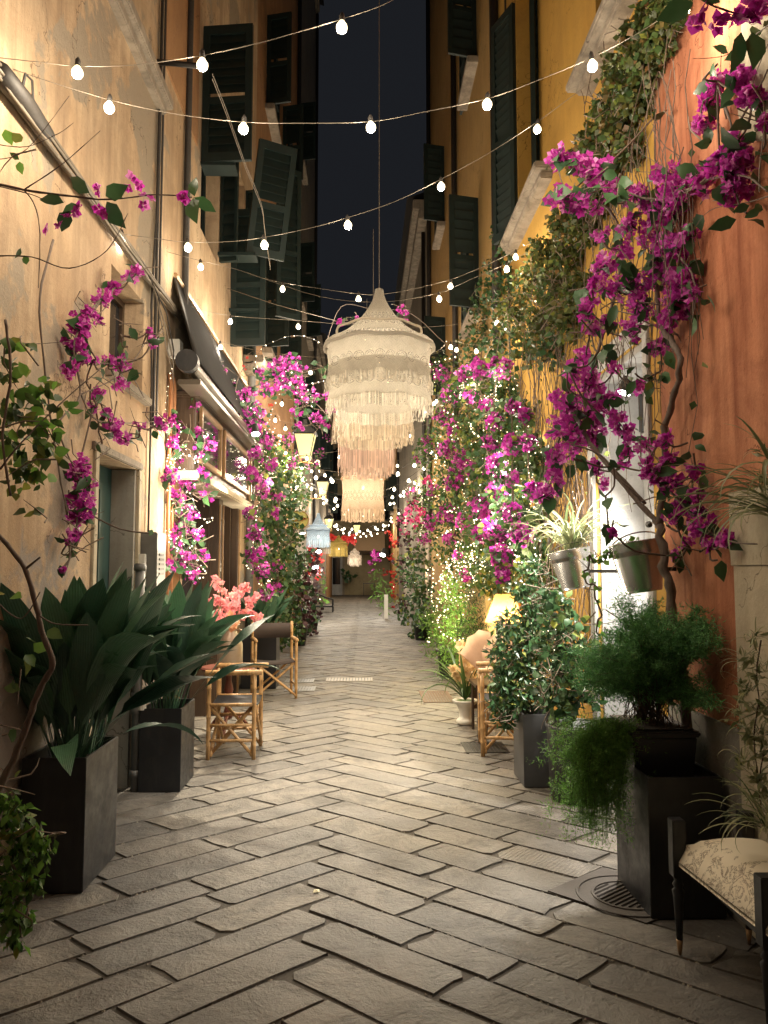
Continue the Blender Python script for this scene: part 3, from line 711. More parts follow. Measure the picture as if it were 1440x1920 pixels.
# --- facade closing the street
fz = thing('house', 'cream house closing the far end of the street with a glazed door', 'house', (0, 48, 0))
def fbox(m, x0, x1, z0, z1, y0, y1): m.box((x0, y0, z0), (x1, y1, z1)); return m
m = MB()
for (a, b, c, d) in ((-9, -2.35, 0, 11), (-2.35, -1.25, 2.5, 11), (-1.25, 9, 0, 11)): m.box((a, 48, c), (b, 49, d))
m.build('wall', plaster('far_cream_render', (0.33, 0.28, 0.17), (0.38, 0.32, 0.2), (0.26, 0.21, 0.13)), fz)
m = MB()
for (a, b) in ((-2.35, -2.22), (-1.38, -1.25), (-1.98, -1.86)): m.box((a, 47.9, 0), (b, 48.05, 2.45))
m.box((-2.22, 47.9, 2.3), (-1.38, 48.05, 2.45)); m.box((-1.86, 47.95, 0), (-1.38, 48.03, .65)); m.build('door_frame', M_marble, fz)
MB().box((-2.22, 48.1, 0), (-1.38, 48.12, 2.3)).build('pane', M_glass, fz)
MB().box((-2.7, 47.75, 2.5), (1.8, 48.0, 2.75)).build('lintel', M_sill, fz)
MB().box((-1.22, 47.9, 0), (-1.12, 48.0, 2.5)).build('pilaster', M_sill, fz)
for (a, z) in ((-2.2, 4.6), (-.4, 4.6), (1.2, 4.6), (-2.2, 7.6), (-.4, 7.6)):
    f = MB().box((a, 47.92, z), (a + .9, 47.99, z + 1.6)).build('window', M_dgreen, fz); MB().box((a + .06, 47.90, z + .06), (a + .84, 47.918, z + 1.54)).build('pane', M_glass, f)
fa = thing('awning', 'brown cloth awning hanging at the end of the street by the far facade', 'awning', (.2, 43.5, 3.2))
MB().add([(-.45, 43.4, 2.65), (1.25, 43.4, 2.6), (1.25, 44.0, 3.75), (-.4, 44.0, 3.7), (-.45, 43.44, 2.62), (1.25, 43.44, 2.57), (1.25, 44.05, 3.72), (-.4, 44.05, 3.67)], [(0, 1, 2, 3), (7, 6, 5, 4), (0, 4, 5, 1), (1, 5, 6, 2), (2, 6, 7, 3), (3, 7, 4, 0)]).build('cloth', plain('tan_cloth', (0.20, 0.14, 0.085), 0.8), fa)
MB().tube([(-.42, 44.0, 3.72), (1.27, 44.0, 3.77)], .03, 6).build('bar', M_iron, fa)
# stool-like table by the far wall
tb = thing('table', 'small black table against the far cream wall', 'table', (.35, 46.5, 0))
MB().box((.02, 46.2, .72), (.75, 46.7, .76)).build('tabletop', M_black, tb)
for x, y in ((.05, 46.23), (.7, 46.23), (.05, 46.66), (.7, 46.66)): MB().box((x, y, 0), (x + .03, y + .03, .718)).build('leg', M_black, tb)

# --- drain covers
def grate(name, label, x0, y0, x1, y1, n, axis='x', z=.006, mat=None):
    mat = mat or M_gpipe
    t = thing(name, label, 'drain cover', ((x0 + x1) / 2, (y0 + y1) / 2, 0))
    e = .025; m = MB()
    m.box((x0, y0, -.02), (x1, y0 + e, z)); m.box((x0, y1 - e, -.02), (x1, y1, z)); m.box((x0, y0 + e, -.02), (x0 + e, y1 - e, z)); m.box((x1 - e, y0 + e, -.02), (x1, y1 - e, z)); m.build('frame', mat, t)
    MB().box((x0 + e, y0 + e, -.02), (x1 - e, y1 - e, .0035)).build('pit', M_black, t)
    for k in range(n):
        a = x0 + e + (x1 - x0 - 2 * e) * (k + .5) / n; hw = (x1 - x0) / n * .28
        MB().box((a - hw, y0 + e, .0), (a + hw, y1 - e, z)).build('bar', mat, t)
    return t
grate('drain_grate', 'slotted drain grate nearest the bamboo chair on the left', -.98, 9.75, -.60, 10.15, 9)
grate('drain_grate', 'slotted drain grate just beyond the other one near the left chair', -1.05, 10.5, -.66, 10.85, 9)
grate('drain_grate', 'long pale drain grate in the middle of the street', -.50, 10.6, .14, 10.95, 14, mat=plain('pale_iron', (.30, .28, .24), .6))
grate('drain_grate', 'rusty drain grate on the right beside the white urn', .70, 8.9, 1.06, 9.7, 10, mat=plain('rust_iron', (.13, .075, .05), .7))
grate('drain_grate', 'small iron drain grate under the bamboo chair on the right', .86, 6.45, 1.22, 6.85, 10, mat=M_iron)
mh = thing('manhole_cover', 'square cast iron manhole cover under the black planter', 'manhole cover', (1.28, 3.5, 0))
M_cast = plain('cast_iron', (.045, .036, .030), .6, metal=.2, var=.4, scale=40, bmp=.4)
c_ = [G(1027, 1672), G(1130, 1628), G(1330, 1690), G(1212, 1733)]
m = MB(); m.add([(p.x, p.y, .006) for p in c_] + [(p.x, p.y, -.02) for p in c_], [(0, 3, 2, 1), (0, 1, 5, 4), (1, 2, 6, 5), (2, 3, 7, 6), (3, 0, 4, 7)]); m.build('plate', M_cast, mh)
cc = (c_[0] + c_[2]) / 2
for r0 in (.225, .155): MB().lathe([(r0 - .008, .0065), (r0 - .006, .011), (r0 + .006, .011), (r0 + .008, .0065)], 40, (cc.x, cc.y, 0)).build('ring', M_cast, mh)
ex_ = (c_[3] - c_[0]).normalized(); ey_ = (c_[1] - c_[0]).normalized()
for i in range(-5, 6):
    h = math.sqrt(max(0, .14 ** 2 - (i * .026) ** 2))
    if h < .02: continue
    a = cc + ex_ * (i * .026) - ey_ * h; b = cc + ex_ * (i * .026) + ey_ * h
    MB().tube([(a.x, a.y, .007), (b.x, b.y, .007)], .005, 4).build('rib', M_cast, mh)
# ------------------------------------------------------------------ strings of bulbs over the street
def lathe_me(name, prof, n, mat, smooth=True):
    o = MB().lathe(prof, n).build(name, mat, None, smooth); me = o.data; bpy.data.objects.remove(o); return me
ME_BULB = lathe_me('bulb', [(0.0005, -.052), (.012, -.050), (.021, -.042), (.0255, -.030), (.024, -.018), (.016, -.006), (.011, .004), (.0005, .006)], 14, M_bulb)
ME_SOCK = lathe_me('socket', [(0.0005, .002), (.0125, .003), (.0125, .028), (.009, .036), (.003, .045), (.0005, .046)], 8, M_cable)
def add_light(name, p, watts, col, parent, r=.03):
    l = bpy.data.lights.new(name, 'POINT'); l.energy = watts; l.color = col; l.shadow_soft_size = r
    o = bpy.data.objects.new(name, l); C.objects.link(o); o.parent = parent; o.location = Vector(p) - wl(parent); return o
def add_spot(name, p, tgt, watts, col, ang, parent, blend=.6, r=.05):
    l = bpy.data.lights.new(name, 'SPOT'); l.energy = watts; l.color = col; l.shadow_soft_size = r; l.spot_size = R(ang); l.spot_blend = blend
    o = bpy.data.objects.new(name, l); C.objects.link(o); o.parent = parent; o.location = Vector(p) - wl(parent)
    o.rotation_mode = 'QUATERNION'; o.rotation_quaternion = (Vector(tgt) - Vector(p)).to_track_quat('-Z', 'Y'); return o
def bulb_string(label, wire, bulbs, sc_=1.0, lw=1.0, step=1, group='strings of bulbs over the street', near=True):
    t = thing('bulb_string', label, 'string lights', wire[0], group)
    m = MB(); pth = smoothpath(wire, 5)
    m.tube(pth, .0019 if near else .004, 4); m.build('cable', M_cableL if near else M_cable, t)
    for i, b in enumerate(bulbs):
        b = Vector(b)
        o = bpy.data.objects.new('bulb', ME_BULB); C.objects.link(o); o.parent = t; o.location = b - wl(t); o.scale = (sc_,) * 3
        o.rotation_euler = (rng.uniform(-.12, .12), rng.uniform(-.12, .12), 0)
        if near:
            s = bpy.data.objects.new('socket', ME_SOCK); C.objects.link(s); s.parent = o
        if i % step == 0:
            # just under the glass so the bulb mesh itself does not enclose the lamp
            add_light('bulb_light', b + Vector((0, 0, -.075 * sc_)), BULB_W * lw * step, WARM, t, .02)
    return t
def ps(lst, Y, dz=0.0):
    o = []
    for q in lst: p = P(q[0], q[1], q[2] if len(q) > 2 else Y); p.z += dz; o.append(p)
    return o
def bstr(label, wire, bulbs, Y, **k): return bulb_string(label, ps(wire, Y), ps(bulbs, Y, .028), **k)
bstr('nearest bulb string, three bulbs, rising from the left edge to the top',
     [(-40, 104), (70, 116), (145, 124), (250, 122), (379, 104), (480, 82), (560, 60), (641, 36), (725, 6), (800, -40)], [(145, 137), (379, 122), (641, 52)], 3.25, lw=1.5)
bstr('long sagging bulb string from upper left to the top right flowers',
     [(-30, 108, 3.4), (60, 142, 3.45), (205, 187, 3.5), (330, 214, 3.6), (457, 229, 3.7), (560, 231, 3.7), (695, 228, 3.7), (800, 209, 3.7), (914, 185, 3.7), (1010, 150, 3.6), (1110, 108, 3.5), (1200, 60, 3.3), (1285, 4, 3.2)],
     [(205, 203, 3.5), (457, 242, 3.7), (695, 240, 3.7), (914, 197, 3.7), (1110, 124, 3.5), (1285, 17, 3.2)], 3.6, lw=1.2)
bstr('bulb string crossing the lamp shade cord, from the left cables to the right ivy',
     [(215, 437, 5.0), (290, 447, 4.9), (352, 454, 4.8), (430, 453, 4.8), (495, 445, 4.8), (580, 428, 4.7), (652, 408, 4.7), (740, 378, 4.7), (827, 336, 4.7), (920, 285, 4.6), (1008, 228, 4.6), (1100, 160, 4.5), (1190, 95, 4.3), (1260, 40, 4.2)],
     [(228, 450, 5.0), (352, 465, 4.8), (495, 460, 4.8), (652, 423, 4.7), (827, 351, 4.7), (1008, 243, 4.6), (1190, 109, 4.3)], 4.7, lw=.8)
bstr('bulb string from the dark bracket passing just behind the tip of the big lamp shade',
     [(470, 515, 7.2), (530, 530, 7.1), (600, 541, 7.0), (672, 551, 7), (711, 552, 7), (770, 543, 7), (845, 524, 7), (905, 500, 6.9), (967, 470, 6.8), (1040, 430, 6.6)],
     [(530, 542, 7.1), (672, 561, 7), (845, 537, 7), (967, 482, 6.8)], 7)
bstr('bulb string with one bulb on the ochre wall and two near the ivy',
     [(215, 440, 6.1), (300, 468, 6.2), (376, 489, 6.3), (450, 507, 6.4), (600, 556, 6.8), (720, 566, 6.8), (823, 549, 6.8), (880, 525, 6.6), (950, 494, 6.4), (1020, 455, 6.2)],
     [(376, 501, 6.3), (823, 561, 6.8), (950, 505, 6.4)], 6.5)
bstr('bulb string starting beside the white junction box and dipping behind the big lamp shade',
     [(300, 555, 6.4), (360, 575, 7), (432, 592, 7.8), (559, 601, 8), (700, 612, 8.2), (820, 612, 8.2), (932, 594, 7.8), (1000, 570, 7.6)],
     [(314, 562, 6.4), (432, 603, 7.8), (559, 613, 8), (932, 606, 7.8)], 8)
bstr('bulb string in front of the dark awning cloth running low behind the big lamp shade',
     [(325, 612, 7.4), (413, 640, 8.2), (500, 660, 9), (640, 672, 9.2), (800, 664, 9.2), (845, 640, 9.2), (893, 646, 9), (960, 620, 8.6)],
     [(413, 651, 8.2), (845, 651, 9.2), (893, 659, 9)], 9)
bstr('bulb string along the awning roller and through the flower arch',
     [(400, 700, 8.5), (406, 708, 9), (516, 775, 10.6), (534, 792, 11), (640, 800, 11), (733, 788, 10.5), (797, 760, 10.4), (814, 745, 10.4), (880, 700, 9.8)],
     [(408, 721, 9), (516, 788, 10.6), (535, 804, 11), (717, 801, 10.6), (734, 798, 10.5), (797, 771, 10.4), (814, 757, 10.4), (886, 708, 9.8)], 10.5, lw=.8)
bstr('bulb string level with the nearest lantern',
     [(440, 790, 11.5), (478, 806, 12), (500, 848, 12), (517, 852, 12.2), (575, 851, 12.5), (636, 845, 12.5), (680, 820, 12), (770, 806, 12), (830, 780, 11)],
     [(478, 818, 12), (494, 860, 12), (518, 864, 12.2), (536, 850, 12.2), (575, 860, 12.5), (636, 858, 12.5), (646, 814, 12.2), (770, 818, 12)], 12, lw=.7, step=2)
bstr('bulb string hanging below the nearest lantern towards the third lamp shade',
     [(490, 860, 13.8), (561, 866, 14), (584, 878, 14), (609, 882, 14), (650, 885, 14), (678, 872, 14), (740, 866, 13.6), (790, 850, 13)],
     [(566, 878, 14), (584, 884, 14), (609, 891, 14), (567, 900, 14.2), (554, 915, 14.2), (621, 899, 14), (678, 884, 14), (745, 874, 13.6)], 14, lw=.7, step=2)
for lab_, Y, z0_, z1_, sg_ in (('thin bulb string crossing just over the flower arch', 10.2, 4.45, 4.75, .35), ('bulb string between the arch and the nearest lantern, sloping down to the left', 11.6, 4.15, 4.9, .30), ('bulb string dipping behind the fringe of the largest lamp shade', 12.8, 4.9, 4.6, .45)):
    a = Vector((-1.5, Y, z0_)); b = Vector((1.5, Y + .3, z1_)); bl = []
    for k in range(6): tt = (k + .5 + rng.uniform(-.12, .12)) / 6; q = a.lerp(b, tt); q.z -= sg_ * 4 * tt * (1 - tt) + .05; bl.append(q)
    bulb_string(lab_, crv(a, b, 10, sg_), bl, sc_=1.15, lw=.8, step=2)
# far strings, one behind the other down to the square
far_lab = ['bulb string below the lowest macrame shade, nearest of the far ones', 'far bulb string crossing just above the blue white lamp shade', 'far bulb string crossing behind the third lantern',
           'far bulb string over the little yellow fringed shade', 'far bulb string above the small white shade', 'last bulb string before the square, in front of the brown awning',
           'bulb string just under the fringe of the lowest macrame shade, left part lower', 'far bulb string at the height of the round sign', 'far bulb string just before the brown awning']
for i, Y in enumerate((17.5, 21, 25, 29.5, 34.5, 40, 15.6, 19.3, 37)):
    zc = 3.15 + .12 * (i % 3) - 0.02 * (i if i < 6 else (-6 if i == 6 else 2)); n = 9 + (i % 2)
    a = Vector((-1.5, Y, zc + .55)); b = Vector((1.45, Y + (-.6, .8, .3)[i % 3], zc + .75))
    wp = crv(a, b, 10, .62); bl = []
    for k in range(n):
        q = a.lerp(b, (k + .7) / n); tt = (k + .7) / n; q.z -= .62 * 4 * tt * (1 - tt) + .05; q.z += rng.uniform(-.05, .05); bl.append(q)
    bulb_string(far_lab[i], wp, bl, sc_=1.5, lw=1.8, step=3, near=False, group='far bulb strings')
# strings of the same kind go on over and behind the place where one stands
for i, (Y, z) in enumerate(((2.1, 4.35), (.9, 3.9), (-1.0, 3.7))):
    a = Vector((-1.5, Y, z + .3)); b = Vector((1.5, Y + .3, z + .3)); bl = [a.lerp(b, (k + .5) / 4) + Vector((0, 0, -.30)) for k in range(4)]
    bulb_string('bulb string overhead, %s above the top of the picture' % ('closest', 'further back', 'farthest back')[i], crv(a, b, 8, .25), bl, lw=.12)
# fixing line and clothes line
t = thing('clothes_line', 'double clothes line slanting down from the nearest bulb string past the green shutters', 'clothes line', (0, 4, 4))
for d in (0, .03):
    MB().tube(smoothpath(ps([(398, 148, 4.2), (430, 230, 4.8), (462, 320, 5.6), (490, 388, 6.4), (497, 440, 6.9), (507, 506, 7.4)], 5, d), 3), .0022, 4).build('line', M_cableL, t)
t = thing('hanging_wire', 'bare wire sloping from the left wall down to the top of the big lamp shade', 'wire', (0, 7, 4))
MB().tube(ps([(425, 540, 9), (520, 572, 8.5), (640, 604, 7.6), (700, 610, 7.2)], 7), .0035, 4).build('wire', M_cableL, t)

# ------------------------------------------------------------------ macrame lamp shades
def lace_mat(name, col, nu=30, glowv=0.0):
    m, nt, b = nt_new(name)
    uv = nt.nodes.new('ShaderNodeTexCoord').outputs['UV']
    s = nt.nodes.new('ShaderNodeSeparateXYZ'); nt.links.new(uv, s.inputs[0]); u, v = s.outputs[0], s.outputs[1]
    cu = mth(nt, 'SUBTRACT', mth(nt, 'FRACT', mth(nt, 'MULTIPLY', u, nu)), .5)
    cv = mth(nt, 'SUBTRACT', mth(nt, 'FRACT', mth(nt, 'MULTIPLY', v, 3.4)), .5)
    d = mth(nt, 'SQRT', mth(nt, 'ADD', mth(nt, 'MULTIPLY', cu, cu), mth(nt, 'MULTIPLY', cv, cv)))
    ang = mth(nt, 'ARCTAN2', cv, cu)
    ring = mth(nt, 'MULTIPLY', mth(nt, 'LESS_THAN', mth(nt, 'ABSOLUTE', mth(nt, 'SUBTRACT', d, .27)), .06), mth(nt, 'GREATER_THAN', mth(nt, 'SINE', mth(nt, 'MULTIPLY', ang, 10)), -.2))
    ring2 = mth(nt, 'LESS_THAN', mth(nt, 'ABSOLUTE', mth(nt, 'SUBTRACT', d, .44)), .035)
    band = mth(nt, 'MULTIPLY', mth(nt, 'GREATER_THAN', v, .294), mth(nt, 'LESS_THAN', v, .588))
    zig = mth(nt, 'ADD', mth(nt, 'MULTIPLY', mth(nt, 'ABSOLUTE', cu), .09), v)
    mesh_ = mth(nt, 'GREATER_THAN', mth(nt, 'MULTIPLY', mth(nt, 'SINE', mth(nt, 'MULTIPLY', u, nu * 6.28 * 6)), mth(nt, 'SINE', mth(nt, 'MULTIPLY', zig, 6.28 * 26))), .52)
    hole = mth(nt, 'MAXIMUM', mth(nt, 'MULTIPLY', mth(nt, 'MAXIMUM', ring, ring2), band), mth(nt, 'MULTIPLY', mesh_, mth(nt, 'SUBTRACT', 1.0, band)))
    o = objco(nt)
    c = mix(nt, noise(nt, o, 14, 4), tuple(x * .72 for x in col), col); c = mix(nt, mth(nt, 'MULTIPLY', hole, .8), c, tuple(x * .14 for x in col)); nt.links.new(c, b.inputs['Base Color'])  # crochet gaps darkened in the colour to paint in thread occlusion
    b.inputs['Roughness'].default_value = .9; b.inputs['Specular IOR Level'].default_value = .1
    rib = mth(nt, 'SINE', mth(nt, 'MULTIPLY', u, nu * 6.28 * 6)); row = mth(nt, 'SINE', mth(nt, 'MULTIPLY', zig, 6.28 * 26))
    bump(nt, b, mth(nt, 'ADD', mth(nt, 'MULTIPLY', mth(nt, 'ADD', rib, row), .4), mth(nt, 'MULTIPLY', noise(nt, o, 60, 4), 1.2)), .9, .006)
    tr = nt.nodes.new('ShaderNodeBsdfTranslucent'); nt.links.new(c, tr.inputs[0])
    m1 = nt.nodes.new('ShaderNodeMixShader'); m1.inputs[0].default_value = .5; nt.links.new(b.outputs[0], m1.inputs[1]); nt.links.new(tr.outputs[0], m1.inputs[2])
    tp = nt.nodes.new('ShaderNodeBsdfTransparent'); m2 = nt.nodes.new('ShaderNodeMixShader')
    nt.links.new(mth(nt, 'MULTIPLY', hole, .5), m2.inputs[0]); nt.links.new(m1.outputs[0], m2.inputs[1]); nt.links.new(tp.outputs[0], m2.inputs[2])
    nt.links.new(m2.outputs[0], nt.nodes['Material Output'].inputs[0]); return m
def thread_mat(name, col):
    m = leaf_mat(name, tuple(x * .62 for x in col), col, .9, .5); return m
def uv_lathe(name, prof, mat, parent, c, n=72, ruf=None):
    mb = MB(); n1 = n + 1; vs = []
    ln = [0]
    for a, b in zip(prof, prof[1:]): ln.append(ln[-1] + math.hypot(a[0] - b[0], a[1] - b[1]))
    for i, (r, z) in enumerate(prof):
        for j in range(n1):
            a = 2 * math.pi * j / n; r2 = r + (ruf(a, i) if ruf else 0)
            vs.append((c[0] + r2 * math.cos(a), c[1] + r2 * math.sin(a), c[2] + z))
    fs = [(i * n1 + j, i * n1 + j + 1, (i + 1) * n1 + j + 1, (i + 1) * n1 + j) for i in range(len(prof) - 1) for j in range(n)]
    mb.add(vs, fs); o = mb.build(name, mat, parent, True)
    uvl = o.data.uv_layers.new(name='uv')
    for li, l in enumerate(o.data.loops):
        i, j = divmod(l.vertex_index, n1); uvl.data[li].uv = (j / n, 1 - ln[i] / ln[-1])
    return o
def fringe(parent, c, Rr, z0, z1, n, mat, ruf=None, jit=.02, scal=0, wdt=.45):
    """hanging threads, each a thin twisted strip, too many to count"""
    vs = []; fs = []; r_ = random.Random(int(Rr * 1000 + z0 * 77))
    for k in range(n):
        a = 2 * math.pi * k / n + r_.uniform(-.3, .3) * 6.28 / n; w = 2 * math.pi / n * wdt
        ln = z1 - r_.uniform(0, jit) - (scal * abs(math.sin(a * 9)) if scal else 0); r0 = Rr + (ruf(a) if ruf else 0) + r_.uniform(-.006, .006)
        b = len(vs)
        for s in range(5):
            t = s / 4; z = z0 + (ln - z0) * t; rr_ = r0 + r_.uniform(-.005, .005) * t * 2; ww = w * (1 - .35 * t) * (1 + .8 * (s == 4))
            tw = r_.uniform(-.004, .004)
            vs.append((c[0] + (rr_ + tw) * math.cos(a - ww), c[1] + (rr_ + tw) * math.sin(a - ww), c[2] + z)); vs.append((c[0] + (rr_ - tw) * math.cos(a + ww), c[1] + (rr_ - tw) * math.sin(a + ww), c[2] + z))
        fs += [(b + 2 * s, b + 2 * s + 1, b + 2 * s + 3, b + 2 * s + 2) for s in range(4)]
    return MB().add(vs, fs).build('fringe', mat, parent, kind='stuff')
def macrame(label, cx, Y, ytop, tiers, col, ycord=None, glow_w=0, ring_y=None, nfr=190, lacename=None, group='macrame lamp shades hung down the street', pts_top=None):
    """tiers: (half width px, y top, y lace bottom, y fringe bottom)"""
    top = P(cx, ytop, Y); t = thing('lamp_shade', label, 'lamp shade', top, group)
    lm = lace_mat('lace_' + label[:14], col); tm = thread_mat('thread_' + label[:14], col)
    zz0 = lambda y: P(cx, y, Y).z - top.z
    cpt = (top.x, top.y, top.z); k = Y / F
    Rm = tiers[0][0] * k; zz = lambda y: zz0(1070 - (1070 - y) * (1 - Rm / Y))   # y is read at the shade's near side
    zb = zz(tiers[0][1])
    # cap: concave bell from the tip to the brim
    prof = [(.012, 0), (.035, -.01)] + [(.035 + (Rm - .035) * (s ** 1.75), zb * (1 - (1 - s) ** 1.18) * .93) for s in [i / 10 for i in range(1, 11)]]
    uv_lathe('cap', prof, lm, t, cpt, ruf=lambda a, i: .004 * math.sin(a * 17) * (i > 3))
    m = MB(); n = 48
    for (rr_, z, r2) in ((Rm, zb, .016), (Rm * .78, zb * .72, .010)):
        ring = [(cpt[0] + rr_ * math.cos(2 * math.pi * i / n), cpt[1] + rr_ * math.sin(2 * math.pi * i / n), cpt[2] + z + .008 * math.sin(i)) for i in range(n + 1)]
        m.tube(ring, r2, 8, cap=False)
    m.build('hoop', tm, t, True)
    for q, (hw, y0, y1, y2) in enumerate(tiers):
        r_ = hw * k * (.95 if q == 0 else 1); z0, z1, z2 = zz(y0), zz(y1), min(zz0(y2), zz(y1) - .02)
        pr = [(r_, z0)] + [(r_ * (1 - .05 * math.sin(math.pi * s)), z0 + (z1 - z0) * s) for s in (.2, .4, .6, .8, 1)]
        ph = q * 1.7
        rf = lambda a, i=5, ph=ph, q=q: (.010 + .012 * (i / 5)) * math.sin(a * 11 + ph) + .006 * math.sin(a * 23 + 1)
        uv_lathe('lace_band', pr, lm, t, cpt, ruf=rf)
        sc2 = abs(z2 - z1)
        fringe(t, cpt, r_, z1 + .01, z2, nfr, tm, ruf=rf, jit=sc2 * .12, scal=sc2 * .18)
    ct = P(cx, ycord, Y) if ycord is not None else top + Vector((0, 0, .5))
    MB().tube([top + Vector((0, 0, -.02)), (top + ct) / 2, ct], .003, 5).build('cord', M_cableL, t)
    if glow_w:
        b = Vector((top.x, top.y, top.z + zb - .12))
        o = bpy.data.objects.new('bulb', ME_BULB); C.objects.link(o); o.parent = t; o.location = b - wl(t); o.scale = (1.3,) * 3
        add_light('bulb_light', b + Vector((0, 0, -.12)), glow_w, WARM, t, .04)
    return t
SAND = (0.76, 0.71, 0.62)
macrame('largest and nearest cream macrame lamp shade with a pointed cap and two fringed tiers', 711, 6.4, 541, [(104, 622, 690, 733), (96, 662, 733, 776)], SAND, -30, 7, nfr=250)
macrame('second macrame lamp shade, half hidden behind the largest one, with a scalloped fringe', 700, 8.7, 610, [(79, 668, 790, 826), (60, 700, 800, 832)], (0.80, 0.70, 0.58), 430, 12, nfr=150)
macrame('third macrame lamp shade, pinkish with long ragged fringe under the second one', 688, 10.8, 690, [(54, 735, 812, 876), (44, 760, 840, 886)], (0.80, 0.63, 0.55), 560, 13, nfr=120)
macrame('lowest beige macrame lamp shade, a straight lace cylinder with a short fringe', 681, 13.6, 853, [(41, 893, 955, 974)], (0.76, 0.60, 0.45), 700, 11, nfr=110)
macrame('blue white lace lamp shade with a red trimmed pointed top, hanging far down the left', 597, 18.0, 962, [(22, 993, 1012, 1024)], (0.42, 0.55, 0.70), 930, 6, nfr=60, group='small lamp shades far down the street')
macrame('tiny white fringed shade just below the blue white one', 612, 20.0, 1012, [(7, 1022, 1030, 1037)], (0.7, 0.66, 0.6), 1000, 0, nfr=30, group='small lamp shades far down the street')
macrame('small yellow fringed lamp shade far down the middle of the street', 635, 24.0, 1004, [(17, 1019, 1028, 1041)], (0.50, 0.38, 0.12), 985, 3, nfr=60, group='small lamp shades far down the street')
macrame('small white fringed lamp shade farthest down the street', 665, 23.0, 1028, [(9, 1036, 1042, 1058), (12, 1041, 1046, 1057)], (0.7, 0.62, 0.55), 1005, 3, nfr=50, group='small lamp shades far down the street')

# ------------------------------------------------------------------ wall lanterns
M_lglass = glow('lit_lantern_glass', (1.0, 0.83, 0.27), 1.15); M_lglass.node_tree.nodes['Principled BSDF'].inputs['Base Color'].default_value = (.1, .09, .05, 1)
def lantern(label, px, py, Y, wx, s=1.0, pw=60):
    c = P(px, py, Y); t = thing('wall_lantern', label, 'lantern', c, 'street lanterns on brackets')
    hb, ht, h = .09 * s, .165 * s, .36 * s
    def rect(r, z): return [(c.x - r, c.y - r, c.z + z), (c.x + r, c.y - r, c.z + z), (c.x + r, c.y + r, c.z + z), (c.x - r, c.y + r, c.z + z)]
    A, B = rect(hb, -h / 2), rect(ht, h / 2)
    for i in range(4):
        j = (i + 1) % 4; MB().quad(A[i], A[j], B[j], B[i]).build('glass_pane', M_lglass, t)
    m = MB()
    for i in range(4): m.tube([A[i], B[i]], .008 * s, 4)
    for q in (A, B): m.tube(q + [q[0]], .011 * s, 4)
    m.build('frame', M_iron, t)
    B2 = rect(ht * 1.2, h / 2 + .01); T = rect(.05 * s, h / 2 + .17 * s)
    m = MB(); m.add(B2 + T, [(0, 1, 5, 4), (1, 2, 6, 5), (2, 3, 7, 6), (3, 0, 4, 7), (4, 5, 6, 7), (3, 2, 1, 0)]); m.box((c.x - .03 * s, c.y - .03 * s, c.z + h / 2 + .17 * s), (c.x + .03 * s, c.y + .03 * s, c.z + h / 2 + .25 * s)); m.build('roof', M_iron, t)
    m = MB()
    for i in range(4): m.tube([A[i], (c.x + (A[i][0] - c.x) * .6, c.y + (A[i][1] - c.y) * .6, c.z - h / 2 - .09 * s)], .009 * s, 4)
    m.lathe([(.0, -h / 2 - .10 * s), (.06 * s, -h / 2 - .09 * s), (.0, -h / 2 - .07 * s)], 8, tuple(c)); m.build('foot', M_gold, t)
    zb = c.z - h / 2 - .10 * s
    m = MB(); m.tube([(wx, c.y, zb), (c.x + .12 * s, c.y, zb)], .014, 6)
    m.tube(smoothpath([(wx, c.y, zb - .45), ((wx * .8 + c.x * .2), c.y, zb - .35), ((wx * .6 + c.x * .4), c.y, zb - .12), ((wx + c.x) / 2, c.y, zb)], 3), .011, 5)
    sp = [(wx + (c.x - wx) * .28 + .09 * math.cos(a) * (1 - a / 9), c.y, zb - .14 + .09 * math.sin(a) * (1 - a / 9)) for a in [i * .6 for i in range(12)]]
    m.tube(sp, .008, 5); m.build('bracket', M_gold, t)
    add_light('lantern_light', c, pw, (1, .78, .35), t, .08)
lantern('nearest street lantern on a long bracket, glowing yellow green left of the lamp shades', 572, 836, 13, -1.62, 1.05)
lantern('second street lantern, smaller, beside the lowest macrame shade', 605, 916, 21.5, -1.72, 1.0)
lantern('third street lantern, above the blue white shade', 617, 982, 31, -1.74, 1.05, 40)
lantern('farthest street lantern, yellow against the lit yellow wall of the square', 669, 992, 42, .15 - 1.0, 1.2, 50)
for o_ in ():
    pass
# round shop sign (lettering too blurred in the photo to read: kept as illegible strokes)
sg = thing('round_sign', 'round yellow green hanging sign with blurred orange script on the left', 'sign', P(561, 975, 14.2))
c = P(561, 975, 14.2); rs = 17.5 * 14.2 / F
m = MB(); m.tube([(c.x, c.y - .02, c.z), (c.x, c.y + .02, c.z)], rs, 36); m.build('disc', plain('sign_yellow', (.50, .46, .14), .5, var=.1), sg)
ring = [(c.x + rs * math.cos(i * .1745), c.y - .022, c.z + rs * math.sin(i * .1745)) for i in range(37)]
MB().tube(ring, .012, 6, cap=False).build('rim', M_gold, sg)
M_org = plain('sign_orange', (.50, .14, .05), .5, bmp=0)
m = MB(); pts = []
for i in range(60):
    x = -.8 + 1.6 * i / 59; pts.append((c.x + rs * x, c.y - .028, c.z + rs * (.12 + .085 * math.sin(i * 1.35) * (1 + .5 * math.sin(i * .41)))))
m.tube(pts, .008, 4); m.tube([(c.x - rs * .45, c.y - .028, c.z - rs * .08), (c.x + rs * .45, c.y - .028, c.z - rs * .08)], .006, 4); m.build('script', M_org, sg)
MB().tube([(c.x, c.y, c.z + rs), (c.x, c.y, c.z + rs + .12), (-1.6, c.y, c.z + rs + .12)], .012, 5).build('bracket', M_iron, sg)

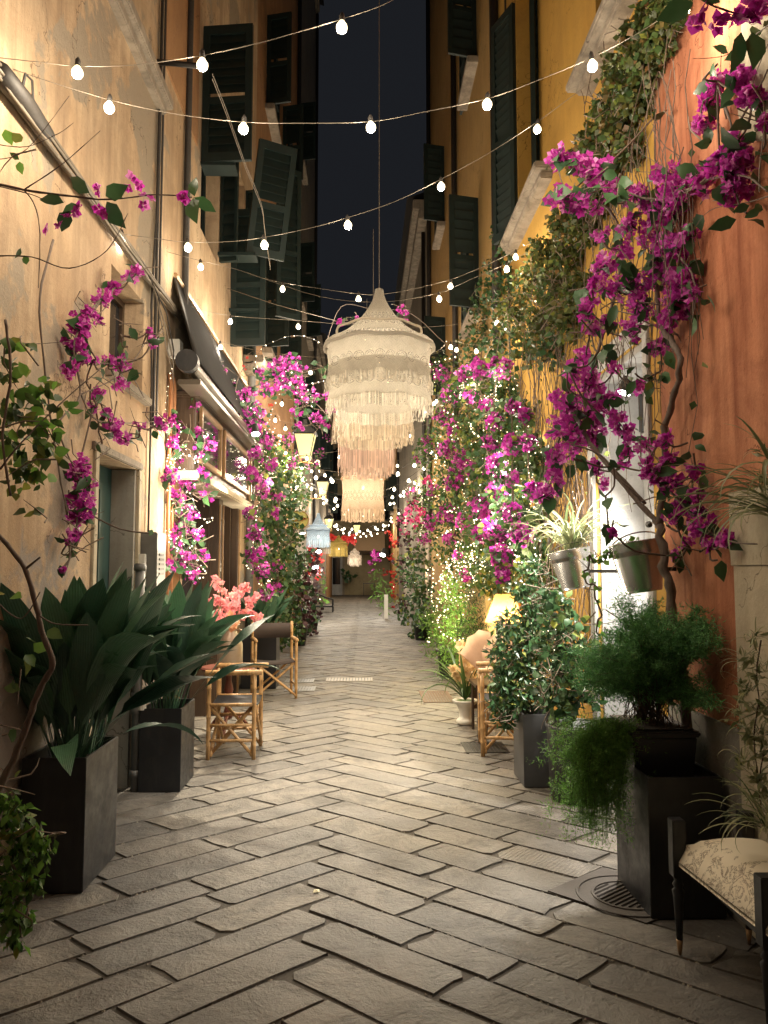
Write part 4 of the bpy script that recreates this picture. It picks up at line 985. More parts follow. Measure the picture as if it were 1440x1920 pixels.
# ------------------------------------------------------------------ bright lamps seen among the plants
def lamp_head(label, c, tgt, watts, ang, col=WHITE, s=1.0, blend=.7, pw=0):
    c = Vector(c); t = thing('spot_lamp', label, 'spot lamp', c)
    d = (Vector(tgt) - c).normalized()
    MB().tube([c - d * .12 * s, c - d * .02 * s], [.028 * s, .045 * s], 12).build('housing', M_iron, t)
    MB().tube([c - d * .018 * s, c - d * .008 * s], [.042 * s, .042 * s], 14).build('lens', M_bulbw, t)
    add_spot('lamp_light', c + d * .01, tgt, watts, col, ang, t, blend)
    if pw: add_light('lamp_glow', c + d * .08, pw, col, t, .05)
    return t
lamp_head('dazzling white spot lamp over the shop entrance behind the flowers', (1.66, 4.80, 2.62), (.85, 4.95, 0), 560, 88, pw=3)
lamp_head('white spot lamp burning inside the pink flowers left of the entrance', P(1000, 829, 7.0), (.0, 6.6, 0), 220, 130, pw=7)
lamp_head('small white spot lamp low behind the asparagus fern', P(1216, 1172, 4.5), P(1190, 1000, 5.0), 8, 120, s=.6)
lamp_head('spot lamp on the tree fork shining on the marble', P(1216, 983, 3.95), P(1150, 950, 5.2), 4, 100, s=.4)
lamp_head('white spot lamp under the awning over the left chairs', (-1.08, 7.7, 2.86), (-.70, 6.8, 0), 520, 100, (1, .85, .62), pw=2)
lamp_head('bright white lamp down the left among red flowers', P(597, 1036, 24), (-1.0, 23, 0), 60, 120, s=2.2, pw=18)
lamp_head('lower bright white lamp down the left among red flowers', P(592, 1066, 22), (-.6, 21, 0), 50, 120, s=2.2, pw=14)
lamp_head('bright lamp down the right beside the pink flowers', P(717, 1042, 27), (0, 26, 0), 90, 130, s=2.4, pw=26)
lamp_head('bluish white lamp under the round sign', P(567, 1002, 15.6), (-.9, 15.6, 0), 30, 130, (.55, .85, 1), s=1.4, pw=9)
lamp_head('spot lamp low in the green bushes on the right', (1.35, 9.7, .25), (1.52, 9.9, 1.7), 90, 120, (1, .85, .5), s=.8, pw=6)
lamp_head('spot lamp in the red flowers far right', (1.35, 19.5, 1.2), (1.5, 19.6, 3), 60, 130, (1, .7, .4), s=.8, pw=10)
# ------------------------------------------------------------------ planters and pots
def planter(label, x0, x1, y0, y1, h, mat=M_black, name='planter', rim=.012, group=None):
    t = thing(name, label, 'planter', ((x0 + x1) / 2, (y0 + y1) / 2, 0), group)
    m = MB(); b = rim
    o = [(x0, y0), (x1, y0), (x1, y1), (x0, y1)]; i_ = [(x0 + b, y0 + b), (x1 - b, y0 + b), (x1 - b, y1 - b), (x0 + b, y1 - b)]
    vs = [(x, y, .004) for x, y in o] + [(x, y, h) for x, y in o] + [(x, y, h) for x, y in i_] + [(x, y, h - .08) for x, y in i_]
    fs = [(3, 2, 1, 0)]
    for k in range(4):
        j = (k + 1) % 4; fs += [(k, j, j + 4, k + 4), (k + 4, j + 4, j + 8, k + 8), (k + 8, j + 8, j + 12, k + 12)]
    m.add(vs, fs); m.build('box', mat, t, bevel=.003)
    MB().box((x0 + b + .001, y0 + b + .001, h - .11), (x1 - b - .001, y1 - b - .001, h - .07)).build('soil', M_soil, t)
    return t
pl1 = planter('tall black planter nearest on the left holding a big leafy aspidistra', -1.60, -1.30, 3.74, 4.22, .62)
pl2 = planter('black planter second on the left beside the gas pipe', -1.52, -1.235, 5.38, 5.80, .56)
pl3 = planter('dark planter third on the left behind the bamboo chairs', -1.55, -1.10, 9.95, 10.35, .72, M_blackside)
pl4 = planter('tall black planter on the manhole cover at the right', 1.245, 1.575, 3.40, 3.84, .60)
pl5 = planter('square grey planter on the right next to the bamboo chair', 1.12, 1.36, 5.42, 5.78, .50, M_greyp)
t = thing('planter', 'rounded zinc grey planter between the square grey one and the asparagus fern', 'planter', (1.42, 5.18, 0))
MB().lathe([(.0, .004), (.165, .004), (.185, .46), (.195, .47), (.195, .49), (.18, .49), (.175, .42), (0, .42)], 32, (1.41, 5.16, 0)).build('drum', M_greyp, t, True)
MB().lathe([(0, .43), (.174, .43)], 20, (1.41, 5.16, 0)).build('soil', M_soil, t)
# black trough standing in the tall planter
t = thing('trough', 'dark ribbed plastic trough sitting in the tall black planter at the right', 'trough', (1.41, 3.6, .5))
def frust(m, x0, x1, y0, y1, z0, z1, e):
    m.add([(x0 + e, y0 + e, z0), (x1 - e, y0 + e, z0), (x1 - e, y1 - e, z0), (x0 + e, y1 - e, z0), (x0, y0, z1), (x1, y0, z1), (x1, y1, z1), (x0, y1, z1)], [(0, 3, 2, 1), (0, 1, 5, 4), (1, 2, 6, 5), (2, 3, 7, 6), (3, 0, 4, 7), (4, 5, 6, 7)])
m = MB(); frust(m, 1.24, 1.54, 3.56, 3.94, .52, .735, .02); m.build('body', M_blackside, t, bevel=.006)
m = MB(); frust(m, 1.228, 1.552, 3.548, 3.952, .737, .765, 0); m.build('rim', M_blackside, t, bevel=.008)
m = MB(); frust(m, 1.25, 1.53, 3.57, 3.93, .766, .772, 0.004); m.build('soil', M_soil, t)

# ------------------------------------------------------------------ aspidistra: every broad leaf is a part
def blade_me(name, mat, L=1.0, wd=.085, stalk=.38, bend=.9, seed=0, n=11, fold=.25, wob=.03):
    r = random.Random(seed); vs = []; fs = []
    p = Vector((0, 0, 0)); a = .05
    for i in range(n + 1):
        t = i / n
        w = .006 if t < stalk else wd * math.sin(math.pi * min(1, ((t - stalk) / (1 - stalk)) ** .75)) ** .8 + .002
        if i == n: w = .001
        d = Vector((0, math.sin(a), math.cos(a))); nrm = Vector((0, -math.cos(a), math.sin(a)))
        wv = wob * math.sin(t * 9 + seed) * (t > stalk)
        vs += [p + Vector((-w, 0, 0)) + nrm * (w * fold + wv * w * 8), p + nrm * 0, p + Vector((w, 0, 0)) + nrm * (w * fold - wv * w * 8)]
        p = p + d * (L / n); a += bend / n * (0.3 + 1.5 * t)
    for i in range(n):
        for k in (0, 1): b = i * 3 + k; fs.append((b, b + 1, b + 4, b + 3))
    o = MB().add(vs, fs).build(name, mat, None, True); me = o.data; bpy.data.objects.remove(o); return me
def put_leaf(me, parent, p, az, tilt, s, roll=0.0, name='leaf'):
    o = bpy.data.objects.new(name, me); C.objects.link(o); o.parent = parent
    o.rotation_euler = (tilt * -1, roll, az); o.location = Vector(p) - wl(parent); o.scale = (s, s, s); return o
ASP = [blade_me('leaf', M_aspid, 1, .080 + .011 * (k % 3), .28 + .05 * (k % 2), (.2, .5, .8, .35, 1.5)[k % 5], k) for k in range(7)]
def aspid(label, x0, x1, y0, y1, z, n, hmax, lean=(0, 0), seed=0, amp=.75):
    r = random.Random(seed); t = thing('aspidistra', label, 'potted plant', ((x0 + x1) / 2, (y0 + y1) / 2, z), 'aspidistras in planters')
    cx_, cy_ = (x0 + x1) / 2, (y0 + y1) / 2
    for k in range(n):
        a = r.uniform(0, 6.283); q = math.sqrt(r.random()); x = cx_ + q * math.cos(a) * (x1 - x0) * .42; y = cy_ + q * math.sin(a) * (y1 - y0) * .42
        dx = math.cos(a) * q + lean[0]; dy = math.sin(a) * q + lean[1]
        az = math.atan2(dy, dx) - math.pi / 2 + r.gauss(0, .35)
        me = ASP[r.randrange(7)] if q < .9 else ASP[(1, 2, 4, 4)[r.randrange(4)]]
        put_leaf(me, t, (x, y, z), az, r.uniform(.0, .13) + q * .19 * amp, hmax * r.uniform(.60, 1.0), r.gauss(0, .18))
    return t
a1 = aspid('big dark aspidistra in the nearest black planter on the left', -1.56, -1.31, 3.78, 4.18, .56, 96, 1.06, (.16, .0), 3)
a2 = aspid('second aspidistra with broad leaves, beside the grey gas pipe', -1.50, -1.25, 5.42, 5.76, .50, 64, 1.0, (.06, -.1), 9)
a3 = aspid('smaller aspidistra behind the far bamboo chair on the left', -1.50, -1.14, 10.0, 10.3, .66, 38, .72, (.4, -.1), 12, 1.2)
# leaves that hang over the rims
put_leaf(ASP[4], a1, (-1.36, 3.76, .62), R(200), .95, .62, .3); put_leaf(ASP[4], a1, (-1.35, 3.95, .62), R(-70), 1.1, .60, -.2)
put_leaf(ASP[2], a1, (-1.34, 3.85, .60), R(-95), .65, .92, .0); put_leaf(ASP[2], a1, (-1.38, 3.80, .62), R(-80), .75, .78, .25)
put_leaf(ASP[4], a2, (-1.25, 5.45, .54), R(-80), .7, .8, .1)
put_leaf(ASP[1], a2, (-1.25, 5.6, .54), R(-75), .55, .9, .1)

# ------------------------------------------------------------------ bamboo director chairs
def chair(label, loc, rotz, kind):
    """built at the origin facing -Y, then moved; kind 'a' crossed at the side, 'b' crossed in front"""
    t = thing('director_chair', label, 'chair', (0, 0, 0), 'bamboo director chairs')
    W2, D2, H = .24, .18, .67
    def pole(a, b, r=.016, nm='leg', mat=M_bamboo):
        a, b = Vector(a), Vector(b); k = max(2, int((b - a).length / .11)); pts = []; rs = []
        for i in range(k + 1):
            p = a.lerp(b, i / k)
            if 0 < i < k:
                e = (b - a).normalized() * .006; pts += [p - e, p, p + e]; rs += [r, r * 1.16, r]
            else: pts.append(p); rs.append(r)
        return MB().tube(pts, rs, 9).build(nm, mat, t, True)
    for sx in (-1, 1):
        pole((sx * W2, -D2, 0), (sx * W2, -D2, H), .017); pole((sx * W2, D2, 0), (sx * W2, D2, .88 if kind == 'b' else H), .017)
        pole((sx * W2, -D2 - .06, H + .014), (sx * W2, D2 + .03, H + .014), .022, 'armrest')
        pole((sx * W2, -D2, .43), (sx * W2, D2, .43), .014, 'seat_rail'); pole((sx * W2, -D2, .15), (sx * W2, D2, .15), .013, 'stretcher')
        if kind == 'a':
            pole((sx * (W2 - .01), -D2, .02), (sx * (W2 - .01), D2, .42), .013, 'cross_brace'); pole((sx * (W2 - .035), D2, .02), (sx * (W2 - .035), -D2, .42), .013, 'cross_brace')
            pole((sx * W2, -D2, .27), (sx * W2, D2, .27), .013, 'stretcher')
    for sy in (-1, 1):
        y = sy * (D2 - .02)
        pole((-W2, y, .03), (W2, y, .42), .013, 'cross_brace'); pole((W2, y - .028, .03), (-W2, y - .028, .42), .013, 'cross_brace')
    m = MB(); n = 8
    vs = [(-W2 + 2 * W2 * i / n, y, .425 - .03 * math.sin(math.pi * i / n) + dz) for dz in (0, .012) for y in (-D2 - .01, D2 + .01) for i in range(n + 1)]
    q = n + 1; fs = [(i, i + 1, q + i + 1, q + i) for i in range(n)] + [(2 * q + i, 3 * q + i, 3 * q + i + 1, 2 * q + i + 1) for i in range(n)] + [(i, 2 * q + i, 2 * q + i + 1, i + 1) for i in range(n)] + [(q + i, q + i + 1, 3 * q + i + 1, 3 * q + i) for i in range(n)]
    m.add(vs, fs).build('seat', M_canvas if kind == 'b' else M_canvasb, t, True)
    if kind == 'b':
        m = MB(); vs = [(-W2 + 2 * W2 * i / n, D2 + .03 * math.sin(math.pi * i / n) + dy, z) for dy in (0, .01) for z in (.68, .86) for i in range(n + 1)]
        m.add(vs, fs).build('backrest', M_canvas, t, True)
    t.location = loc; t.rotation_euler = (0, 0, rotz); return t
chair('bamboo director chair nearest on the left, seen from the side with a dark seat', (-1.05, 6.52, 0), R(91), 'a')
chair('bamboo director chair second on the left, with a brown canvas back, facing the camera', (-1.06, 9.35, 0), R(14), 'b')
chair('bamboo director chair on the right partly behind the shrubs, with peach cushions', (1.18, 6.55, 0), R(84), 'a')
# peach shell cushions on the right chair
cu = thing('cushion', 'pair of peach scallop shell shaped cushions on the right chair', 'cushion', (1.2, 7.2, .5))
M_peach = plain('peach_cloth', (.70, .46, .32), .8, var=.15, scale=14, bmp=.4)
def shell(m, c, w, h, lean, rot):
    n = 9; vs = []
    for side in (-1, 1):
        for j in range(5):
            t_ = j / 4
            for i in range(n + 1):
                a = -1.05 + 2.1 * i / n; ln = h * t_ * (1 + .015 * math.cos(i * 2 * math.pi / 2)) ; ridge = .02 * math.cos(i * math.pi) * t_
                x = math.sin(a) * ln * w; z = math.cos(a) * ln; y = side * .03 * math.sin(math.pi * min(1, t_ * .9 + .1)) + ridge + lean * z
                vs.append((c[0] + x * math.cos(rot) - y * math.sin(rot), c[1] + x * math.sin(rot) + y * math.cos(rot), c[2] + z))
    q = n + 1; fs = []
    for s in (0, 1):
        for j in range(4):
            for i in range(n): b = s * 5 * q + j * q + i; fs.append((b, b + 1, b + q + 1, b + q))
    e = 4 * q
    fs += [(e + i, e + i + 1, 5 * q + e + i + 1, 5 * q + e + i) for i in range(n)]
    m.add(vs, fs)
for c_, w_, h_, l_, r_ in (((1.14, 7.25, .52), .62, .42, .1, .2), ((1.28, 7.2, .50), .55, .40, .12, -.1), ((1.22, 7.0, .47), .6, .22, .6, .1)):
    m = MB(); shell(m, c_, w_, h_, l_, r_); m.build('shell', M_peach, cu, True)
st_ = thing('side_table', 'dark little table under the peach cushions', 'table', (1.22, 7.25, 0))
MB().box((1.02, 7.0, .44), (1.46, 7.45, .47)).build('tabletop', M_wframe, st_, bevel=.004)
for x in (1.05, 1.42):
    for y in (7.03, 7.41): MB().tube([(x, y, 0), (x, y, .44)], .015, 6).build('leg', M_wframe, st_)

# ------------------------------------------------------------------ bistro table with milk churn of orchids (left)
M_redw = wood('red_brown_wood', (.16, .05, .035), .35)
tb = thing('pedestal_table', 'round red brown pedestal table between the left chairs', 'table', (-1.22, 7.15, 0))
MB().lathe([(0, .60), (.24, .60), (.25, .615), (.24, .63), (0, .63)], 32, (-1.22, 7.15, 0)).build('tabletop', M_redw, tb)
MB().lathe([(.0, .15), (.035, .16), (.05, .2), (.03, .26), (.024, .34), (.045, .42), (.026, .5), (.03, .56), (.06, .598), (0, .599)], 16, (-1.22, 7.15, 0)).build('pedestal', M_redw, tb, True)
for a in (0.5, 2.6, 4.7):
    MB().tube(smoothpath([(-1.22 + .02 * math.cos(a), 7.15 + .02 * math.sin(a), .20), (-1.22 + .13 * math.cos(a), 7.15 + .13 * math.sin(a), .15), (-1.22 + .24 * math.cos(a), 7.15 + .24 * math.sin(a), .012)], 4), .016, 6).build('foot', M_redw, tb, True)
mc = thing('milk_churn', 'old metal milk churn on the pedestal table', 'churn', (-1.2, 7.1, .63))
M_churn = plain('churn_metal', (.42, .36, .29), .42, metal=.55, var=.35, scale=8)
cc_ = (-1.20, 7.08, .632)
MB().lathe([(0, 0), (.11, 0), (.115, .01), (.113, .20), (.10, .25), (.06, .31), (.055, .34), (.085, .375), (.088, .38), (.075, .38), (.05, .34), (0, .33)], 28, cc_).build('body', M_churn, mc, True)
for s in (-1, 1): MB().tube(smoothpath([(cc_[0] + s * .06, cc_[1], cc_[2] + .33), (cc_[0] + s * .10, cc_[1], cc_[2] + .33), (cc_[0] + s * .108, cc_[1], cc_[2] + .25)], 3), .007, 6).build('handle', M_churn, mc, True)

def petal_bunch_me(name, mat, k, seed, rich=True): return tmpl_mesh(name, flower_t(k, seed, rich), mat)
FL_CORAL = [petal_bunch_me('flower', M_coral, 5, 50 + i) for i in range(4)]
def orchid(label, name, base, spikes, mats, fs, n_each, leafset=None, cat='flowers', stem_mat=None, group=None):
    t = thing(name, label, cat, base, group); r = random.Random(len(label))
    for path in spikes:
        sp = smoothpath(path, 5); MB().tube(sp, .004, 5).build('stem', stem_mat or M_stem, t, True)
        L = len(sp)
        for k in range(n_each):
            i = int(L * (.35 + .65 * (k + .5) / n_each)); i = min(i, L - 1)
            p = sp[i] + Vector((r.gauss(0, .02), r.gauss(0, .02), r.gauss(0, .012)))
            d = Vector((r.gauss(0, .6), -1 + r.gauss(0, .4), r.gauss(0, .4)))
            place(mats[r.randrange(len(mats))], 'flower', t, p, d, (r.gauss(0, 1), r.gauss(0, 1), r.gauss(0, 1)), fs * r.uniform(.8, 1.2))
    if leafset:
        for k in range(leafset[1]):
            put_leaf(leafset[0][r.randrange(len(leafset[0]))], t, base, r.uniform(0, 6.28), r.uniform(.15, .75), leafset[2] * r.uniform(.6, 1.05), r.gauss(0, .1))
    return t
b = Vector((-1.20, 7.08, .98)); Yc = 7.05
spk = [[b, P(430, 1150, Yc), P(418, 1110, Yc), P(403, 1085, 6.9)], [b, P(440, 1140, Yc), P(450, 1110, Yc), P(462, 1095, 7)], [b, P(430, 1150, 6.9), P(420, 1135, 6.9), P(402, 1122, 6.8)],
       [b, P(455, 1150, Yc), P(475, 1130, Yc), P(484, 1118, 7)], [b, P(450, 1158, 6.9), P(470, 1150, 6.9), P(482, 1160, 6.9)], [b, P(435, 1152, 6.8), P(440, 1130, 6.7), P(445, 1112, 6.8)], [b, P(425, 1160, 6.8), P(410, 1150, 6.8), P(412, 1165, 6.7)]]
orchid('coral pink silk orchids standing in the milk churn', 'orchid_bouquet', b, spk, FL_CORAL, .085, 17)
FLP = [petal_bunch_me('flower', leaf_mat('peach_petal', (.78, .36, .2), (.85, .5, .3), .5, .3), 6, 80)]
orchid('two big peach flowers low in the churn bouquet', 'peony', b, [[b, P(436, 1165, 6.8), P(438, 1160, 6.7)], [b, P(445, 1170, 6.8), P(452, 1168, 6.7)]], FLP, .17, 2)

# ------------------------------------------------------------------ white urn with a cream orchid (right)
u0 = G(873, 1358); ur = thing('urn', 'white stone urn on the paving at the right', 'urn', u0)
MB().lathe([(0, .0), (.072, .0), (.085, .015), (.09, .035), (.082, .05), (.062, .065), (.06, .085), (.066, .13), (.085, .185), (.125, .22), (.128, .235), (.118, .24), (.10, .225), (0, .215)], 32, tuple(u0), ruf=lambda a, i: .003 * math.sin(a * 16) * (i in (2, 3, 4))).build('body', M_urn, ur, True)
MB().lathe([(0, .222), (.10, .226)], 16, tuple(u0)).build('moss', M_leafg, ur)
FL_CR = [petal_bunch_me('flower', M_cream, 5, 70 + i) for i in range(4)]
CYM = [blade_me('leaf', leaf_mat('orchid_leaf', (.03, .07, .03), (.10, .18, .05), .4, .2), 1, .020, .0, (1.0, 1.8, 2.6)[k % 3], 20 + k, 10, .5, .0) for k in range(5)]
ub = u0 + Vector((0, 0, .23)); Yu = u0.y
orchid('cream cymbidium orchid with arching leaves in the white urn', 'cymbidium', ub, [[ub, P(874, 1270, Yu), P(870, 1225, Yu), P(862, 1208, Yu)], [ub, P(865, 1280, Yu), P(858, 1262, Yu), P(848, 1254, Yu)], [ub, P(885, 1285, Yu), P(884, 1262, Yu), P(878, 1262, Yu)], [ub, P(876, 1290, Yu), P(876, 1240, Yu), P(874, 1222, Yu)]], FL_CR, .125, 11, (CYM, 44, .66), stem_mat=M_leafg)

# ------------------------------------------------------------------ shaded table lamp (right)
lp = thing('table_lamp', 'lit table lamp with a pleated apricot shade on a gilt foot', 'table lamp', P(948, 1240, 8.0))
lc = P(946, 1143, 8.0); sM = leaf_mat('apricot_shade', (.80, .52, .22), (.85, .58, .27), .8, .75)
n = 36; m = MB()
for k_, (r_, z_) in enumerate(((.09, .16), (.115, .10), (.14, .03), (.165, -.04), (.20, -.13))):
    for i in range(n): a = 2 * math.pi * i / n; rr_ = r_ * (1 + .02 * (i % 2)); m.v.append((lc.x + rr_ * math.cos(a), lc.y + rr_ * math.sin(a), lc.z + z_))
m.f += [(k * n + i, k * n + (i + 1) % n, (k + 1) * n + (i + 1) % n, (k + 1) * n + i) for k in range(4) for i in range(n)]
m.build('shade', sM, lp)
MB().lathe([(.0, -.62), (.07, -.62), (.075, -.60), (.03, -.57), (.02, -.5), (.03, -.4), (.018, -.3), (.024, -.22), (.012, -.15), (0, -.14)], 14, tuple(lc)).build('foot', M_gold, lp, True)
o = bpy.data.objects.new('bulb', ME_BULB); C.objects.link(o); o.parent = lp; o.location = lc - wl(lp); add_light('bulb_light', lc + Vector((0, 0, -.08)), 22, (1, .62, .25), lp, .03)
pd = thing('plinth', 'brown wooden stand carrying the table lamp', 'stand', (lc.x, lc.y, 0))
MB().box((lc.x - .16, lc.y - .16, 0), (lc.x + .16, lc.y + .16, lc.z - .625)).build('block', M_wframe, pd, bevel=.006)
pt = thing('flower_pot', 'brown pot behind the cream orchid', 'pot', (1.12, 8.3, 0))
pc = G(894, 1300); pc = Vector((1.22, 8.6, 0))
MB().lathe([(0, 0), (.10, 0), (.135, .42), (.15, .42), (.15, .47), (.13, .47), (.12, .43), (0, .43)], 24, tuple(pc)).build('pot', plain('brown_pot', (.12, .075, .055), .7), pt, True)

# ------------------------------------------------------------------ galvanised buckets hung on the wall
def bucket(label, px, py, Y, s, rx, ry):
    c = P(px, py, Y); t = thing('bucket', label, 'bucket', c, 'galvanised buckets on the wall')
    pr = [(.0, 0), (.095, 0), (.10, .004)]
    for z in (.02, .20): pr.append((.10 + .045 * z / .26, z))
    for z in (.205, .212, .219, .226, .233): pr.append((.10 + .045 * z / .26 + (.004 if int(z * 1000) % 2 else 0), z))
    pr += [(.148, .272), (.154, .276), (.154, .282), (.146, .284), (.142, .26), (.10, .24), (0, .24)]
    pr = [(a * s, (b - .13) * s) for a, b in pr]
    m = MB().lathe(pr, 40); o = m.build('pail', M_galv, None, True); o.parent = t; o.rotation_euler = (rx, ry, 0)
    m = MB(); ear = [(.15 * s * math.cos(a), 0, .12 * s + .16 * s * math.sin(a)) for a in [math.pi * i / 12 for i in range(13)]]
    h = MB().tube([(x, y + .10 * s, z * .7) for x, y, z in ear], .004, 5).build('handle', M_galv, None); h.parent = t; h.rotation_euler = (rx + .9, ry, 0)
    s_ = MB().lathe([(0, .112 * s), (.138 * s, .112 * s)], 20).build('soil', M_soil, None); s_.parent = t; s_.rotation_euler = (rx, ry, 0)
    MB().box((c.x, c.y - .01, c.z - .01), (XR, c.y + .01, c.z + .01)).build('hook', M_iron, t)
    return t
bucket('galvanised bucket with a spider plant, left of the two on the wall', 1074, 1071, 4.75, .86, R(-4), R(-10))
bucket('larger galvanised bucket with rust at its base, right of the two on the wall', 1200, 1067, 3.95, .92, R(-4), R(-8))

# ------------------------------------------------------------------ bench with toile cushion at the right edge
be = thing('bench', 'black turned leg bench with a cream floral toile seat at the right edge', 'bench', (1.45, 2.8, 0))
m_, nt, b_ = nt_new('toile_cloth'); o_ = objco(nt)
nz = noise(nt, o_, 16, 6, .7, 1.4); nz2 = noise(nt, o_, 5, 3, .6, .8)
ln_ = ramp(nt, mth(nt, 'ABSOLUTE', mth(nt, 'SUBTRACT', nz, .5)), [(.0, (1, 1, 1)), (.035, (0, 0, 0))])
fac = mth(nt, 'MULTIPLY', ln_, mth(nt, 'GREATER_THAN', nz2, .50))
cT = mix(nt, fac, (.80, .72, .56), (.15, .11, .07)); nt.links.new(cT, b_.inputs['Base Color']); b_.inputs['Roughness'].default_value = .8
bump(nt, b_, noise(nt, o_, 140, 3), .2, .003); M_toile = m_
def bleg(x, y, top):
    m = MB(); s = .026
    m.box((x - s, y - s, .30), (x + s, y + s, top)); m.build('post', M_black, be, bevel=.003)
    MB().lathe([(0, .06), (.012, .06), (.020, .22), (.024, .245), (.014, .255), (.022, .268), (.014, .282), (.02, .299)], 14, (x, y, 0)).build('leg', M_black, be, True)
    MB().lathe([(0, 0.001), (.006, .001), (.009, .02), (.013, .058), (0, .059)], 12, (x, y, 0)).build('ferrule', M_gold, be, True)
bleg(1.245, 3.10, .52); bleg(1.30, 2.53, .52); bleg(1.56, 3.18, .52); bleg(1.59, 2.5, .52)
nx, ny = 10, 14; vs = []
for j in range(ny + 1):
    for i in range(nx + 1):
        u, v = i / nx, j / ny; x = 1.235 + .36 * u + .05 * (1 - v); y = 2.48 + .66 * v
        e = min(u, 1 - u, v, 1 - v) * 5; z = .362 + .095 * min(1, e) ** .5 + .035 * math.sin(math.pi * u) * math.sin(math.pi * v)
        vs.append((x, y, z))
fs = [(j * (nx + 1) + i, j * (nx + 1) + i + 1, (j + 1) * (nx + 1) + i + 1, (j + 1) * (nx + 1) + i) for j in range(ny) for i in range(nx)]
nv = len(vs); vs += [(x, y, .345) for x, y, z in vs]
fs += [tuple(nv + k for k in f[::-1]) for f in fs]
bd = [i for i in range(nx + 1)] + [(j) * (nx + 1) + nx for j in range(1, ny + 1)] + [ny * (nx + 1) + i for i in range(nx - 1, -1, -1)] + [j * (nx + 1) for j in range(ny - 1, 0, -1)]
fs += [(bd[k], bd[(k + 1) % len(bd)], nv + bd[(k + 1) % len(bd)], nv + bd[k]) for k in range(len(bd))]
MB().add(vs, fs).build('seat_cushion', M_toile, be, True)
MB().box((1.29, 2.5, .315), (1.58, 3.14, .343)).build('seat_frame', M_black, be)
# left edge: end of another cream seat, and small litter
lb = thing('stool', 'cream padded stool cut off by the left edge', 'stool', (-1.3, 2.75, 0))
sc0 = P(-18, 1580, 2.78)
MB().lathe([(0, -.05), (.09, -.05), (.105, -.03), (.108, 0), (.10, .025), (.06, .04), (0, .043)], 24, tuple(sc0)).build('seat', M_toile, lb, True)
MB().tube([(sc0.x - .05, sc0.y, sc0.z - .05), (sc0.x - .07, sc0.y, 0)], .02, 10).build('leg', M_black, lb)
pp = G(593, 1674); pa = thing('paper_scrap', 'cream scrap of paper on the paving in the foreground', 'litter', pp)
MB().add([(pp.x - .014, pp.y - .012, .006), (pp.x + .016, pp.y - .008, .007), (pp.x + .012, pp.y + .02, .008), (pp.x - .012, pp.y + .016, .009), (pp.x, pp.y, .014)], [(0, 1, 4), (1, 2, 4), (2, 3, 4), (3, 0, 4)]).build('paper', plain('paper', (.75, .68, .45), .8), pa)
# small things far down the street
bo = thing('board', 'small white board leaning by the red flowers far right', 'board', G(724, 1160))
q = G(724, 1160); MB().box((q.x - .06, q.y, 0), (q.x + .06, q.y + .05, .75)).build('panel', M_white, bo)
bk_ = G(608, 1148); ba = thing('basket_chair', 'low dark iron chair heaped with purple flowers far down the left', 'chair', bk_)
x, y = bk_.x, bk_.y
for (a, b2) in (((x - .35, y, .0), (x - .35, y, .6)), ((x + .3, y, 0), (x + .3, y, .45)), ((x - .35, y + .5, 0), (x - .35, y + .5, .6)), ((x + .3, y + .5, 0), (x + .3, y + .5, .45))): MB().tube([a, b2], .025, 6).build('leg', M_black, ba)
MB().box((x - .36, y, .18), (x + .32, y + .5, .24)).build('seat', M_black, ba); MB().tube(smoothpath([(x - .4, y, .75), (x, y, .55), (x + .3, y, .46)], 3), .03, 6).build('armrest', M_black, ba)
# ------------------------------------------------------------------ plants
def PW(px, py, Y, lim=1.54):
    """a place at depth Y, or (Y < 0) on the upright plane |X| = -Y; always kept off the house walls"""
    if Y < 0:
        s = 1 if px > 684 else -1; p = PX(px, py, -Y * s)
        return p if p.y < 44 else P(px, py, 44)
    p = P(px, py, Y)
    if abs(p.x) > lim:
        p = PX(px, py, lim if p.x > 0 else -lim)
    return p
def bpts(blobs, dens, yk=1.0, hug=None):
    out = []
    for b in blobs:
        px, py, Y, r = b[:4]; c = PW(px, py, Y); rr_ = r * c.y / F
        n = max(1, int(round(dens * (r / 20.0) ** 2 * (b[4] if len(b) > 4 else 1))))
        v = nr.normal(size=(n, 3)); v /= np.linalg.norm(v, axis=1, keepdims=True)
        v *= (nr.random((n, 1)) ** 0.42) * rr_ * (1 + .25 * nr.random((n, 1))); v[:, 1] *= yk
        out.append(np.array(c) + v)
    o = np.concatenate(out); o[:, 0] = np.clip(o[:, 0], -1.59, 1.59); o[:, 2] = np.maximum(o[:, 2], .02)
    return o
def face_dirs(pts, bias=0.8, upb=0.0):
    d = nr.normal(size=pts.shape); to = np.array(CAM) - pts; to /= np.linalg.norm(to, axis=1, keepdims=True)
    d += to * bias * 1.6; d[:, 2] += upb; return d / np.linalg.norm(d, axis=1, keepdims=True)
FLM = {}
def flower_meshes(mat):
    if mat.name not in FLM: FLM[mat.name] = [tmpl_mesh('flower', flower_t(5 + (i % 2), 30 + i, True), mat) for i in range(5)]
    return FLM[mat.name]
LFM = {}
def leaf_meshes(mat):
    if mat.name not in LFM: LFM[mat.name] = [tmpl_mesh('leaf', leaf_t(.30 + .05 * i, .07, -.1 - .06 * i), mat) for i in range(3)]
    return LFM[mat.name]
def put_flowers(t, pts, size, mat, n_ind):
    o = np.argsort(np.linalg.norm(pts - np.array(CAM), axis=1)); pts = pts[o]
    D = face_dirs(pts, .7, -.25); S = size * (0.7 + .6 * nr.random(len(pts))); Nn = nr.normal(size=pts.shape)
    ms = flower_meshes(mat); k = min(n_ind, len(pts))
    for i in range(k): place(ms[i % 5], 'flower', t, pts[i], D[i], Nn[i], S[i])
    if len(pts) > k: scatter('flower', FL5, pts[k:], D[k:], Nn[k:], S[k:], mat, t)
